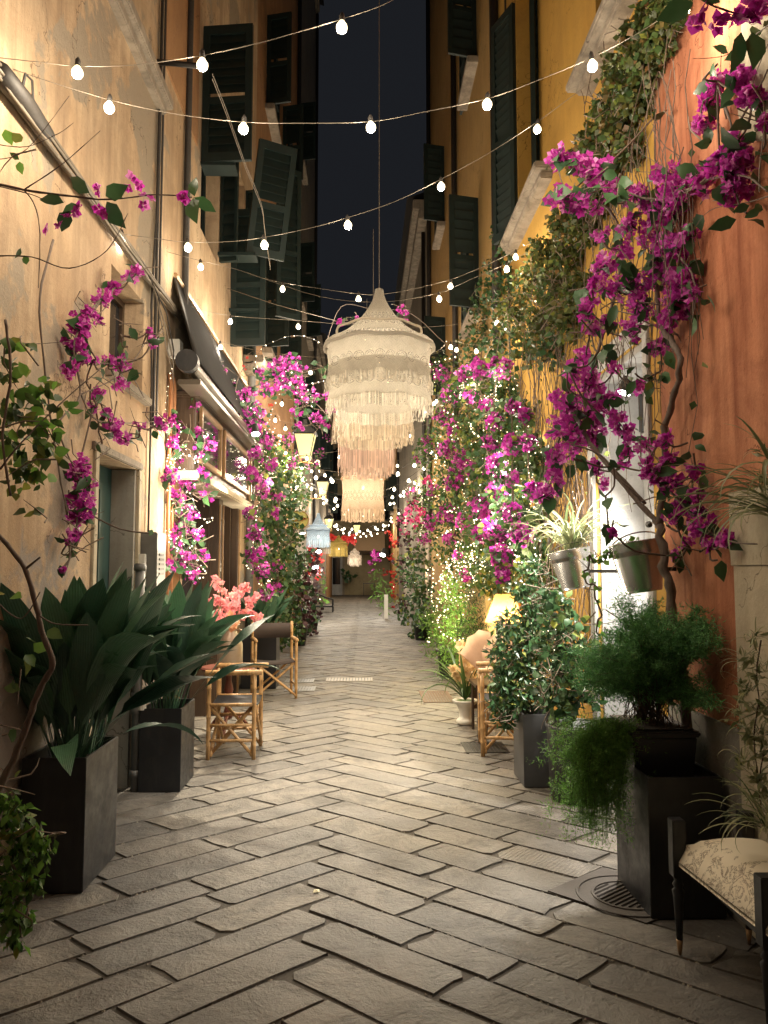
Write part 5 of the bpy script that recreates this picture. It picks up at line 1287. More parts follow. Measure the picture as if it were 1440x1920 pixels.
def put_leaves(t, pts, size, mat, n_ind, tm=LEAF8, droop=-.35, nm='leaf', fb=.5):
    o = np.argsort(np.linalg.norm(pts - np.array(CAM), axis=1)); pts = pts[o]
    D = nr.normal(size=pts.shape); D[:, 2] += droop * 2; D /= np.linalg.norm(D, axis=1, keepdims=True)
    Nn = face_dirs(pts, fb, .4); S = size * (0.6 + .7 * nr.random(len(pts))); k = min(n_ind, len(pts))
    ms = leaf_meshes(mat)
    for i in range(k): place(ms[i % 3], nm, t, pts[i], D[i], Nn[i], S[i])
    if len(pts) > k: scatter(nm, tm, pts[k:], D[k:], Nn[k:], S[k:], mat, t)
M_twig = wood('pale_twig', (.22, .17, .13), .7, 14)
def twigs(t, blobs, n, r=.004, mat=None, L=(.08, .30)):
    """short forking shoots so that blooms and leaves hang on wood"""
    mb = MB(); p = bpts(blobs, 1)
    for i in range(n):
        c = Vector(p[rng.randrange(len(p))]); d = Vector((rng.gauss(0, 1), rng.gauss(0, .5), rng.gauss(-.2, 1))).normalized() * rng.uniform(*L)
        a = c - d * .5; b_ = c + d * .5; k = Vector((rng.gauss(0, .03), rng.gauss(0, .02), rng.gauss(0, .03)))
        pts = [a, a.lerp(b_, .35) + k, a.lerp(b_, .7) + k * .6, b_]
        for q in pts: q.x = max(-1.6, min(1.6, q.x))
        mb.tube(pts, [r, r * .8, r * .6, r * .3], 4, cap=False)
    if mb.v: mb.build('twig', mat or M_twig, t, True, kind='stuff')
def chain_twigs(t, blobs, r=.005, mat=None):
    """runners linking neighbouring clumps"""
    cs = [PW(*b[:3]) for b in blobs]; mb = MB()
    for i in range(1, len(cs)):
        j = min(range(i), key=lambda q: (cs[q] - cs[i]).length)
        if (cs[i] - cs[j]).length < 1.6:
            mid = cs[i].lerp(cs[j], .5) + Vector((rng.gauss(0, .02), 0, -.03)); mb.tube(smoothpath([cs[i], mid, cs[j]], 3), r, 5, cap=False)
    if mb.v: mb.build('runner', mat or M_stem, t, True, kind='stuff')
def branches(t, paths, mat=None):
    for pth, r0, r1 in paths:
        pts = smoothpath([PW(*q) if not isinstance(q, Vector) else q for q in pth], 5); k = len(pts)
        for i in range(1, k - 1): pts[i] = pts[i] + Vector((rng.gauss(0, r0 * .18), rng.gauss(0, r0 * .18), 0))
        MB().tube(pts, [r0 + (r1 - r0) * i / (k - 1) * (1 + .0) + r0 * .12 * math.sin(i * 2.1) for i in range(k)], 8).build('branch', mat or M_stemb, t, True)
def plant(name, label, cat, fl, lf, df=0, dl=0, fsz=.085, lsz=.075, fmat=None, lmat=None, indf=0, indl=0, br=(), tw=0, group=None, tm=LEAF8, droop=-.35, chain=True, yk=1.0, fb=.5, twL=(.08, .3), lmat2=None):
    fmat = fmat or M_mag; lmat = lmat or M_leafd; al = list(fl) + list(lf); c = PW(*al[0][:3])
    t = thing(name, label, cat, c, group)
    if df and fl: put_flowers(t, bpts(fl, df, yk), fsz, fmat, indf)
    if dl and lf:
        pts = bpts(lf, dl, yk)
        if lmat2:
            msk = nr.random(len(pts)) < .3; put_leaves(t, pts[~msk], lsz, lmat, indl, tm, droop, fb=fb); put_leaves(t, pts[msk], lsz, lmat2, 0, tm, droop, 'pale_leaf', fb=fb)
        else: put_leaves(t, pts, lsz, lmat, indl, tm, droop, fb=fb)
    branches(t, br)
    if chain: chain_twigs(t, al)
    if tw: twigs(t, al, tw, L=twL)
    return t
def Ys(lst, Y): return [(q[0], q[1], Y, q[2]) + tuple(q[3:]) for q in lst]

# --- the big bougainvillea standing in the trough on the right
F1 = Ys([(1045, 292, 18), (1085, 302, 16), (1110, 322, 20), (1135, 312, 12), (1052, 372, 20), (1085, 380, 18), (1120, 388, 12), (1148, 352, 18), (1190, 366, 20), (1218, 380, 18), (1265, 355, 40, 1.4), (1245, 398, 24), (1310, 345, 22), (1350, 305, 22), (1385, 300, 24), (1378, 350, 26), (1385, 262, 14), (1345, 152, 13), (1332, 190, 15), (1322, 230, 16), (1388, 150, 18), (1412, 182, 18), (1432, 228, 10),
         (1180, 420, 18), (1125, 440, 12), (1168, 470, 16), (1230, 442, 26), (1262, 470, 24), (1285, 440, 16), (1128, 500, 18), (1110, 532, 14), (1106, 582, 16), (1150, 540, 18), (1190, 532, 22), (1240, 520, 28), (1280, 532, 24), (1303, 548, 12), (1200, 582, 24), (1262, 582, 24), (1108, 620, 13), (1140, 600, 12), (1182, 622, 18), (1250, 612, 16), (1236, 650, 12)], 3.9) + \
     Ys([(1100, 668, 16), (1076, 700, 20), (1110, 722, 22), (1060, 752, 22), (1100, 772, 28, 1.3), (1140, 752, 20), (1152, 692, 12), (1058, 802, 26), (1110, 812, 22), (1152, 790, 18), (1172, 812, 15), (1045, 852, 18), (1076, 842, 16), (1040, 890, 14), (1034, 922, 12), (1180, 842, 12), (1212, 832, 13), (1202, 722, 12), (1165, 868, 10), (1120, 880, 11), (1108, 868, 12), (1130, 908, 10), (1020, 930, 12)], 4.2) + \
     Ys([(1242, 822, 13), (1215, 872, 12), (1250, 862, 15), (1226, 892, 18), (1262, 902, 18), (1282, 942, 15), (1266, 962, 18), (1300, 882, 13), (1310, 922, 13), (1305, 962, 15), (1322, 992, 20), (1332, 1022, 12), (1362, 1010, 12), (1290, 1022, 8), (1262, 1042, 7), (1150, 1000, 7)], 3.6)
L1_ = Ys([(1230, 215, 15), (1380, 310, 20), (1130, 360, 20), (1165, 330, 15), (1330, 260, 15), (1345, 120, 12), (1320, 150, 12), (1400, 400, 18), (1430, 280, 15), (1415, 235, 14), (1300, 420, 18), (1170, 380, 22), (1230, 480, 25), (1180, 500, 25), (1290, 500, 20), (1325, 565, 16), (1300, 590, 10), (1150, 580, 20), (1250, 560, 20), (1130, 540, 15), (1200, 620, 22), (1240, 665, 16), (1230, 700, 15), (1120, 660, 18), (1065, 690, 14), (1130, 780, 20), (1080, 740, 18), (1190, 700, 18), (1215, 710, 18), (1150, 870, 16), (1080, 860, 14), (1255, 835, 15), (1290, 830, 14), (1240, 930, 15), (1300, 850, 12), (1280, 985, 14), (1250, 985, 12), (1340, 985, 12), (1275, 1035, 12), (1345, 1050, 10), (1270, 1050, 8), (1135, 930, 8), (1140, 985, 12), (1150, 975, 10), (1090, 600, 10), (1075, 860, 10)], 3.8)
tr = [([(1292, 1395, 3.72), (1280, 1290, 3.72), (1268, 1200, 3.72), (1255, 1110, 3.74), (1245, 1050, 3.76), (1236, 985, 3.8)], .028, .022),
      ([(1236, 985, 3.8), (1244, 900, 3.8), (1250, 800, 3.8), (1262, 745, 3.78), (1277, 690, 3.75), (1266, 650, 3.75), (1240, 610, 3.8), (1232, 540, 3.8), (1245, 450, 3.8), (1268, 370, 3.75), (1330, 335, 3.5), (1372, 250, 3.3), (1345, 160, 3.4)], .020, .005),
      ([(1236, 985, 3.8), (1200, 945, 3.9), (1155, 890, 4.0), (1118, 845, 4.1), (1095, 800, 4.2), (1110, 700, 4.2), (1145, 580, 4.1), (1168, 470, 4.0), (1140, 390, 4.0), (1065, 365, 4.1), (1045, 290, 4.1)], .015, .004),
      ([(1210, 945, 3.9), (1160, 890, 3.95), (1120, 850, 4.0), (1070, 833, 4.0)], .009, .004), ([(1240, 910, 3.8), (1265, 930, 3.6), (1320, 990, 3.5), (1370, 1015, 3.3), (1420, 1020, 3.1)], .007, .003),
      ([(1245, 455, 3.8), (1290, 500, 3.7), (1310, 560, 3.6)], .006, .003), ([(1268, 370, 3.75), (1200, 370, 3.8), (1110, 320, 4.0)], .007, .003), ([(1330, 335, 3.5), (1395, 330, 3.2), (1440, 360, 3.0)], .006, .003), ([(1372, 250, 3.3), (1410, 190, 3.1), (1440, 130, 2.9)], .006, .003)]
plant('bougainvillea', 'large magenta flowering bougainvillea climbing from the trough up the right walls', 'bougainvillea', [q[:3] + (q[3] * 1.18,) for q in F1], L1_ + F1, 20, 3.4, .058, .095, indf=300, indl=250, br=tr, tw=110)

# --- other bougainvilleas
F3 = [(a, b, -1.22, r) + tuple(z) for a, b, r, *z in [(800, 690, 13), (830, 702, 15), (845, 740, 18), (830, 782, 16), (850, 802, 14), (900, 690, 18), (935, 690, 20), (880, 740, 15), (910, 762, 12), (930, 790, 15), (920, 832, 14), (870, 862, 18), (850, 900, 20), (840, 842, 18), (802, 832, 14), (780, 862, 9), (890, 880, 15), (930, 872, 18), (960, 832, 16), (990, 832, 14), (930, 920, 15), (900, 950, 18), (960, 962, 18), (980, 1000, 20), (930, 990, 24), (900, 1002, 15), (870, 980, 15), (840, 962, 18), (810, 980, 14), (796, 1012, 12), (812, 920, 12), (940, 1042, 18, 1.5), (940, 1078, 13, 1.5), (860, 1042, 10), (872, 1080, 10), (842, 1010, 12), (960, 900, 12), (1000, 920, 14), (985, 780, 12), (960, 760, 12), (870, 700, 14)]]
L3_ = [(a, b, -1.38, r) for a, b, r in [(830, 700, 40), (880, 720, 45), (930, 730, 45), (850, 790, 45), (900, 810, 50), (960, 790, 45), (820, 850, 45), (870, 900, 50), (930, 880, 50), (990, 860, 40), (810, 930, 40), (860, 960, 45), (920, 960, 50), (970, 950, 45), (800, 1000, 30), (850, 1030, 40), (900, 1030, 40), (960, 1030, 45), (1000, 990, 35), (870, 1080, 35), (920, 1080, 35), (1000, 1050, 30)]]
plant('bougainvillea', 'tall bougainvillea hedge full of fairy lights on the right, behind the spot lamp', 'bougainvillea', F3, L3_ + F3, 95, 78, .074, .066, fmat=M_mag, lmat=M_leafm, indf=260, indl=0, tw=260, lmat2=M_leafd)
F5 = Ys([(410, 700, 16), (425, 722, 16), (460, 738, 14), (480, 772, 20), (455, 790, 18), (500, 732, 16), (490, 702, 12), (520, 692, 18), (545, 682, 20), (530, 720, 18), (560, 722, 16), (570, 748, 14), (592, 742, 12), (615, 742, 12), (622, 762, 12), (555, 772, 10), (560, 800, 10), (590, 782, 12), (605, 792, 10), (400, 782, 16), (440, 802, 18), (485, 802, 16), (500, 830, 12), (610, 800, 8), (430, 765, 12), (475, 735, 10), (560, 690, 14)], 8.6)
plant('bougainvillea', 'bougainvillea arch reaching from the shop awning towards the big lamp shade', 'bougainvillea', F5, F5 + Ys([(440, 750, 30), (520, 710, 35), (570, 760, 25), (600, 690, 16), (480, 790, 30)], 8.7), 46, 10, .06, .085, indf=290, indl=60, tw=90,
      br=[([(330, 820, 7.6), (380, 765, 8.2), (440, 740, 8.5), (520, 715, 8.6), (590, 755, 8.6), (622, 790, 8.5)], .012, .004), ([(440, 740, 8.5), (450, 700, 8.6), (475, 680, 8.6), (530, 665, 8.6)], .006, .003), ([(610, 650, 8.4), (640, 575, 8.0), (700, 580, 7.6), (770, 588, 7.8), (830, 640, 8.8), (900, 700, 9)], .004, .003)])
FA = Ys([(668, 598, 5), (752, 580, 8), (760, 592, 7), (640, 604, 6)], 7.4)
plant('bougainvillea', 'thin flowering tendrils just behind the tip of the largest lamp shade', 'bougainvillea', FA, FA, 30, 16, .07, .07, indf=12, indl=12, tw=10, chain=False)
F6 = Ys([(320, 790, 14), (340, 802, 18), (330, 832, 16), (370, 812, 16), (390, 832, 14), (340, 862, 16), (320, 890, 16), (350, 902, 18), (380, 892, 16), (330, 932, 16), (350, 962, 18), (335, 990, 16), (330, 1020, 18), (345, 1050, 20), (360, 1078, 14), (375, 1002, 12), (382, 1040, 10), (320, 1060, 12), (385, 932, 12), (360, 760, 12), (375, 700, 12), (370, 845, 14), (300, 800, 10)], 6.5)
plant('bougainvillea', 'bougainvillea column with fairy lights beside the left shop doorway', 'bougainvillea', F6, F6 + Ys([(340, 820, 28), (350, 880, 30), (340, 960, 30), (350, 1040, 30)], 6.6), 36, 12, .058, .085, indf=290, indl=90, tw=120)
F7 = [(a, b, -1.20, r * 1.15) for a, b, r in [(480, 852, 12), (475, 890, 14), (490, 922, 12), (522, 930, 10), (480, 1002, 14), (475, 1042, 14), (490, 1072, 14), (500, 1112, 12), (522, 1102, 10), (500, 822, 12), (540, 822, 10), (560, 852, 10), (515, 960, 10), (510, 870, 12), (545, 870, 10), (500, 905, 10), (520, 1060, 10), (488, 1030, 12), (470, 960, 10), (585, 870, 9), (600, 850, 9), (615, 820, 9), (600, 900, 7)]]
plant('bougainvillea', 'fairy lit bougainvillea past the shop front on the left', 'bougainvillea', F7, F7 + [(a, b, -1.42, r) for a, b, r in [(490, 860, 35), (530, 850, 35), (485, 950, 30), (490, 1040, 30), (510, 1090, 25), (560, 870, 25)]], 62, 36, .068, .08, lmat=M_leafm, tw=90, lmat2=M_leafd)
F8 = Ys([(262, 505, 11), (245, 520, 11), (215, 540, 15), (190, 560, 17), (165, 580, 13), (150, 610, 22), (140, 640, 17), (150, 670, 15), (135, 690, 15), (175, 675, 10), (205, 675, 11), (230, 682, 11), (285, 640, 9), (280, 620, 8), (225, 722, 13), (185, 742, 11), (175, 762, 10), (200, 778, 10), (215, 800, 19), (236, 822, 13), (260, 800, 9), (300, 792, 9), (145, 882, 20), (160, 902, 17), (150, 942, 24, 1.3), (165, 962, 15), (145, 972, 15), (140, 1002, 11), (130, 1015, 8), (115, 1065, 7), (185, 600, 10), (155, 865, 12)], 4.7)
L8 = Ys([(230, 630, 12), (245, 610, 10), (240, 650, 12), (165, 650, 12), (220, 690, 14), (190, 690, 12), (170, 720, 12), (250, 690, 14), (180, 770, 12), (185, 810, 14), (190, 830, 12), (290, 800, 10), (140, 1010, 12), (135, 1040, 12), (195, 560, 10), (160, 620, 12), (280, 1000, 6), (175, 745, 10), (150, 900, 14), (275, 630, 8)], 4.65)
plant('bougainvillea', 'bougainvillea trained over the ochre wall round the green door on the left', 'bougainvillea', F8, L8 + F8, 26, 3.4, .058, .09, indf=290, indl=110, tw=60,
      br=[([(265, 510, 5.2), (190, 560, 4.8), (140, 640, 4.6), (150, 740, 4.6), (110, 800, 4.4), (145, 900, 4.6), (140, 1010, 4.6), (120, 1080, 4.5)], .006, .003), ([(150, 740, 4.6), (230, 700, 5), (275, 640, 5.4)], .004, .003), ([(270, 745, 5.5), (235, 690, 5.1), (175, 680, 4.8)], .005, .003), ([(150, 735, 4.6), (190, 790, 4.8), (300, 790, 6)], .004, .003), ([(100, 450, 4), (75, 560, 4), (85, 700, 4.2), (110, 880, 4.4), (125, 960, 4.5)], .006, .004)])

# --- foreground sprays: every bloom is placed
def spray(label, fl, lf, br, fs, ls, fmat=None, lmat=None, k=1, name='bougainvillea_spray', cat='flower spray'):
    t = thing(name, label, cat, PW(*(fl or lf)[0][:3])); ms = flower_meshes(fmat or M_mag); lm = leaf_meshes(lmat or M_leafd)
    for i, q in enumerate(fl):
        for j in range(k):
            p = PW(*q[:3]) + Vector((rng.gauss(0, .008), rng.gauss(0, .02), rng.gauss(0, .008))) * (j > 0) * 2
            place(ms[(i + j) % 5], 'flower', t, p, (rng.gauss(0, .5), -.7, rng.gauss(-.1, .5)), (rng.gauss(0, 1), rng.gauss(0, 1), rng.gauss(0, 1)), fs * rng.uniform(.85, 1.15))
    for i, q in enumerate(lf):
        p = PW(*q[:3]); a = q[3] if len(q) > 3 else rng.uniform(0, 360)
        d = rt * math.cos(R(a)) + up * math.sin(R(a)) + Vector((0, rng.gauss(0, .25), 0))
        place(lm[i % 3], 'leaf', t, p, d, (rng.gauss(0, .35), -1, rng.gauss(0, .35)), ls * rng.uniform(.8, 1.15))
    branches(t, br, M_stem); return t
spray('flowering bougainvillea shoot reaching in from the left edge high up, in front of the cables',
      [(90, 432, 3), (112, 425, 3), (128, 408, 3), (140, 398, 3), (150, 388, 3), (184, 352, 3), (188, 362, 3), (186, 392, 3), (192, 402, 3), (245, 335, 3), (242, 352, 3), (262, 345, 3), (270, 368, 3), (282, 374, 3), (268, 385, 3), (342, 368, 3), (350, 374, 3)],
      [(168, 362, 3, 140), (198, 368, 3, 10), (200, 378, 3, -60), (150, 385, 3, -160), (365, 368, 3, 95), (362, 372, 3, -85), (364, 370, 3, -30), (120, 380, 3, 170), (130, 395, 3, -120)],
      [([(-20, 340, 3), (45, 356, 3), (120, 366, 3), (200, 374, 3), (290, 365, 3), (360, 370, 3)], .006, .002), ([(45, 356, 3), (65, 385, 3), (75, 440, 3), (72, 540, 3)], .003, .0015), ([(45, 356, 3), (120, 305, 3), (188, 245, 3)], .003, .001), ([(-10, 270, 3), (50, 275, 3), (110, 250, 3), (138, 230, 3)], .002, .001), ([(-10, 300, 3), (50, 280, 3), (130, 180, 3), (155, 50, 3)][:3], .002, .001), ([(-10, 480, 3), (60, 482, 3), (130, 503, 3), (200, 470, 3), (240, 400, 3)], .003, .0015), ([(-20, 345, 3), (60, 365, 3), (90, 380, 3)], .003, .001)], .062, .105)
spray('magenta blooms hanging very close in the top right corner', [(1300, 48, 2.0), (1308, 30, 2.0), (1372, 30, 2.0), (1358, 42, 2.0), (1385, 40, 2), (1400, 12, 2), (1420, 30, 2), (1410, 45, 2), (1436, 10, 2), (1340, 48, 2.02)],
      [(1350, 5, 2, 160), (1300, 5, 2, 200), (1410, 60, 2, -80), (1390, 60, 2, -100)], [([(1300, -10, 2), (1340, 12, 2), (1400, 30, 2), (1450, 20, 2)], .003, .002)], .085, .10)
spray('leafy tendrils over the stone relief at the top right', [], [(x, y, 3.0, a) for x, y, a in ((1380, 190, 200), (1385, 95, 220), (1400, 85, 40), (1365, 100, 160), (1375, 110, -60), (1410, 70, 60), (1430, 50, 30), (1425, 395, 200), (1410, 345, 60), (1430, 350, -20), (1405, 385, -160))],
      [([(1450, 40, 3), (1410, 70, 3), (1360, 104, 3), (1300, 110, 3)], .003, .001), ([(1450, 365, 3), (1400, 380, 3), (1330, 395, 3.3), (1295, 440, 3.5)], .003, .001), ([(1450, 60, 3), (1420, 130, 3), (1400, 200, 3)], .002, .001)], .08, .07, name='tendril', cat='vine')

# --- climbing ivy up the yellow house
I1 = [(a, b, 99, r) for a, b, r in [(1255, 15, 40), (1230, 40, 42), (1195, 70, 34), (1215, 110, 40), (1165, 150, 36), (1195, 180, 38), (1140, 205, 32), (1165, 245, 38), (1110, 262, 30), (1085, 300, 26), (1140, 320, 36), (1180, 280, 30), (1120, 370, 34), (1060, 420, 34), (1100, 420, 34), (1020, 480, 36), (1070, 480, 38), (1000, 530, 38), (1050, 540, 42), (1090, 540, 36), (965, 590, 38), (1020, 600, 44), (1070, 600, 38), (1240, 70, 36), (1150, 120, 22)]]
def hang(t, n, x0, x1, y0, y1, l0, l1, mat, r=.003, nm='hanging_stem', lf=None):
    mb = MB(); tips = []
    for i in range(n):
        x = rng.uniform(x0, x1); y = rng.uniform(y0, y1); a = PW(x, y, 99); L = rng.uniform(l0, l1); a.x = math.copysign(1.60 - rng.random() * .14, a.x)
        pts = [a]; q = a.copy()
        for k in range(9): q = q + Vector((rng.gauss(0, .02), rng.gauss(0, .055), -L / 9 * rng.uniform(.6, 1.3))); q.x = max(-1.605, min(1.605, q.x)); pts.append(q)
        mb.tube(pts, [r] * 5 + [r * .7] * 5, 3, cap=False); tips += pts[2:]
    mb.build(nm, mat, t, True, kind='stuff')
    if lf:
        tp = np.array([tuple(v) for v in tips]); tp = tp[nr.random(len(tp)) < lf[0]]; tp = tp + nr.normal(size=tp.shape) * .02; tp[:, 0] = np.clip(tp[:, 0], -1.59, 1.59)
        put_leaves(t, tp, lf[1], lf[2], 0, LEAF4)
t = plant('climbing_ivy', 'olive green climber spilling down the corner of the yellow and terracotta houses', 'climbing plant', [], I1, 0, 150, 0, .044, lmat=M_leafy, tw=260, chain=False, tm=LEAF4, lmat2=M_leafm, yk=.8)
hang(t, 60, 1090, 1290, 60, 420, .5, 1.9, M_stem, .0032, lf=(.16, .05, M_leafm))
hang(t, 40, 985, 1130, 480, 620, .5, 1.6, M_stem, .0032, lf=(.2, .05, M_leafy))
I2 = [(a, b, 99, r) for a, b, r in [(935, 440, 20), (950, 470, 22), (925, 500, 24), (950, 530, 28), (915, 545, 26), (900, 580, 28), (940, 580, 30), (900, 620, 30), (935, 640, 34), (985, 650, 38), (1035, 650, 38), (890, 660, 26), (870, 640, 18)]]
plant('climbing_ivy', 'dark climber on the yellow wall left of the stone sill, with tendrils in the air', 'climbing plant', [], I2, 0, 60, 0, .060, lmat=M_leafd, tw=70, chain=False, tm=LEAF4, lmat2=M_leafy)
t = thing('hanging_roots', 'brown hanging vine stems in front of the lit yellow wall behind the table lamp', 'climbing plant', PW(950, 900, 99))
hang(t, 120, 870, 1090, 620, 900, .6, 2.2, M_stem, .004, lf=(.12, .05, M_leafy))
t = thing('hanging_roots', 'bare brown vine stems beside the white shop entrance', 'climbing plant', PW(1080, 900, 99))
hang(t, 60, 1040, 1100, 700, 980, .5, 1.6, M_stem, .0035, lf=(.05, .05, M_leafy))

# --- left edge plants
TL = [([(-20, 985, 2.85), (20, 1030, 2.85), (50, 1075, 2.85), (68, 1140, 2.85), (80, 1190, 2.85), (98, 1245, 2.85), (75, 1290, 2.85), (55, 1345, 2.85), (28, 1420, 2.85), (-5, 1500, 2.85), (-15, 1700, 2.85)], .008, .014), ([(50, 1065, 2.85), (75, 1045, 2.8)], .005, .003), ([(75, 1155, 2.8), (105, 1170, 2.8), (165, 1172, 2.8)], .003, .002), ([(-5, 1130, 2.8), (40, 1160, 2.8), (75, 1110, 2.8)], .003, .002), ([(0, 880, 3), (40, 830, 3), (110, 760, 3.1), (190, 690, 3.2)], .004, .002), ([(10, 600, 3), (20, 700, 3), (5, 820, 3), (20, 930, 3)], .006, .005), ([(20, 640, 3.2), (60, 645, 3.2), (130, 640, 3.3)], .002, .001)]
LF = Ys([(15, 690, 30), (50, 735, 34), (85, 720, 20), (110, 770, 26), (35, 780, 34), (75, 805, 34), (20, 835, 34), (60, 850, 34), (100, 850, 22), (35, 900, 26), (75, 895, 20), (20, 650, 18), (55, 650, 12), (60, 960, 12), (40, 470, 9), (20, 245, 9), (35, 300, 10), (95, 1185, 8), (55, 1200, 9), (45, 1230, 9), (30, 1290, 9), (25, 1370, 7), (10, 1120, 10), (40, 1440, 8)], 3.1)
plant('climbing_shrub', 'leafy shrub with a bare twisted stem at the left edge', 'shrub', [], LF, 0, 7.5, 0, .062, lmat=M_leafm, indl=300, br=TL, tw=16, chain=False, twL=(.08, .22), lmat2=M_leafg)
HV = Ys([(25, 1530, 28), (60, 1560, 22), (85, 1580, 16), (30, 1590, 32), (70, 1610, 20), (25, 1650, 32), (60, 1660, 18), (20, 1710, 28), (50, 1720, 16), (30, 1760, 16), (15, 1500, 16)], 2.75)
plant('trailing_plant', 'small leaved trailing plant hanging at the lower left edge', 'trailing plant', [], HV, 0, 48, 0, .040, lmat=M_leafg, indl=0, tm=leaf_s(.26), tw=14, chain=False, lmat2=M_leafm, droop=-.8, twL=(.06, .16))

# --- shrubs and bushes
def bush(name, label, cat, blobs, dens, lsz, lm, lm2=None, tm=LEAF4, tw=60, indl=0, fl=None, df=0, fm=None, fsz=.06, yk=1.0, droop=-.2, group=None):
    return plant(name, label, cat, fl or [], blobs, df, dens, fsz, lsz, fm, lm, 0, indl, tw=tw, chain=False, tm=tm, yk=yk, lmat2=lm2, droop=droop, group=group)
bush('shrub', 'narrow leaved dark shrub in the square grey planter', 'shrub', Ys([(985, 1110, 26), (1010, 1150, 34), (965, 1180, 34), (1000, 1200, 38), (950, 1230, 32), (985, 1255, 38), (940, 1275, 26), (960, 1310, 30), (1000, 1300, 32), (935, 1320, 20), (950, 1350, 16), (1000, 1070, 22)], 5.6), 120, .060, M_leafd, M_leafm, leaf_s(.2), 160)
bush('shrub', 'broad leaved shrub in the rounded zinc planter, under the left bucket', 'shrub', Ys([(1040, 1120, 26), (1060, 1160, 30), (1035, 1200, 34), (1075, 1210, 28), (1050, 1250, 36), (1085, 1260, 28), (1030, 1290, 34), (1070, 1300, 32), (1050, 1335, 26), (1100, 1300, 22)], 5.1), 34, .062, M_leafd, M_leafm, LEAF8, 80, 260)
bush('trailing_plant', 'loose light green trailing plants tumbling down below the left bucket', 'trailing plant', [(a, b, 99, r) for a, b, r in [(1010, 1030, 26), (985, 1060, 24), (1030, 1075, 26), (1000, 1100, 26), (960, 1090, 22), (1045, 1040, 18), (940, 1120, 18), (1010, 1140, 22), (970, 1020, 18)]], 90, .07, M_leafm, M_leafg, leaf_s(.12), 40, droop=-.9)
bush('conifer', 'small dark conifer in the brown pot behind the cream orchid', 'potted conifer', Ys([(890, 1195, 22), (875, 1180, 20), (900, 1175, 20), (888, 1150, 20), (880, 1120, 14), (895, 1125, 14), (865, 1200, 14), (910, 1200, 14)], 8.55), 130, .06, leaf_mat('conifer_green', (.012, .035, .012), (.03, .08, .02), .6, .1), None, leaf_s(.07), 20, droop=.5)
bush('shrub', 'feathery bright green bush lit by fairy lights right of the paving', 'shrub', [(a, b, -1.18, r) for a, b, r in [(850, 1110, 26), (830, 1140, 28), (860, 1150, 30), (820, 1180, 28), (850, 1190, 32), (875, 1180, 20), (815, 1215, 24), (845, 1230, 28), (868, 1225, 22), (800, 1160, 18), (835, 1262, 16)]], 130, .085, M_leafg, M_fern, leaf_s(.09), 40, droop=.1)
bush('shrub', 'dark leafy shrub low on the right beyond the bright green bush', 'shrub', [(a, b, -1.25, r) for a, b, r in [(785, 1050, 24), (770, 1080, 26), (790, 1110, 28), (775, 1140, 28), (795, 1160, 26), (785, 1190, 18), (765, 1170, 14)]], 70, .11, M_leafd, M_leafm, LEAF4, 50)
bush('shrub', 'reddish brown leafy shrub far down the right', 'shrub', [(a, b, -1.3, r) for a, b, r in [(762, 1010, 16), (750, 1050, 16), (760, 1090, 16), (756, 1130, 16), (770, 1040, 18), (750, 1160, 10)]], 60, .14, M_leafr, M_leafm, LEAF4, 30)
bush('flowering_vine', 'rose and purple flowering vine far down the right under the fairy lights', 'flowering vine', [(a, b, -1.36, r) for a, b, r in [(765, 960, 20), (780, 930, 20), (750, 985, 14), (790, 1000, 16)]], 30, .12, M_leafr, None, LEAF4, 20, fl=[(a, b, -1.28, r) for a, b, r in [(745, 975, 10), (762, 968, 14), (755, 1000, 10), (780, 980, 12), (775, 945, 12), (790, 960, 10), (770, 920, 10), (800, 900, 10)]], df=34, fm=M_rose, fsz=.13)
bush('flowering_vine', 'bright red flowering vine hanging far down the right by the white board', 'flowering vine', [(738, 1060, -1.34, 12), (742, 1110, -1.34, 10)], 16, .14, M_leafr, None, LEAF4, 8, fl=[(a, b, -1.26, r) for a, b, r in [(728, 1000, 8), (735, 1020, 8), (733, 1045, 8), (722, 1072, 8), (736, 1075, 8), (740, 1095, 8), (738, 1115, 7), (738, 1140, 6), (742, 1015, 8)]], df=60, fm=M_red, fsz=.17)
bush('flowering_vine', 'pink flower clump at the far right end over the green ferns', 'flowering vine', [(700, 1055, 30, 6)], 10, .14, M_leafg, None, LEAF4, 4, fl=Ys([(703, 1040, 8), (698, 1055, 6), (712, 1045, 7), (696, 1070, 4)], 30), df=60, fm=M_mag, fsz=.17)
bush('fern', 'green ferny plants at the far right end of the street', 'fern', [(a, b, Y, r) for a, b, Y, r in [(706, 1080, 32, 12), (716, 1100, 30, 14), (710, 1120, 28, 12), (720, 1135, 26, 13), (725, 1115, 28, 12), (700, 1098, 33, 9)]], 70, .26, M_leafg, M_fern, leaf_s(.08), 10)
bush('shrub', 'tall dark climber covering the left wall round the round sign', 'shrub', [(a, b, -1.32, r) for a, b, r in [(505, 900, 22), (530, 905, 30), (555, 915, 28), (520, 945, 34), (545, 955, 30), (565, 930, 18), (510, 985, 32), (540, 1000, 32), (525, 1035, 32), (550, 1045, 28), (520, 1075, 28), (545, 1085, 30), (535, 880, 24)]], 60, .10, M_leafd, M_leafm, LEAF4, 90)
bush('shrub', 'green leafy top of the climber glowing among the bulbs left of the nearest lantern', 'shrub', [(a, b, -1.34, r) for a, b, r in [(500, 850, 20), (525, 865, 22), (545, 880, 20), (515, 890, 18)]], 50, .10, M_leafg, M_leafm, LEAF4, 20)
bush('shrub', 'purple leaved shrubs massed low on the left before the far iron chair', 'shrub', [(a, b, -1.25, r) for a, b, r in [(565, 1060, 22), (575, 1095, 24), (560, 1120, 26), (585, 1120, 18), (570, 1150, 26), (590, 1150, 14), (555, 1175, 18), (578, 1180, 16), (580, 1040, 14)]], 70, .13, M_leafr, M_leafd, LEAF4, 50)
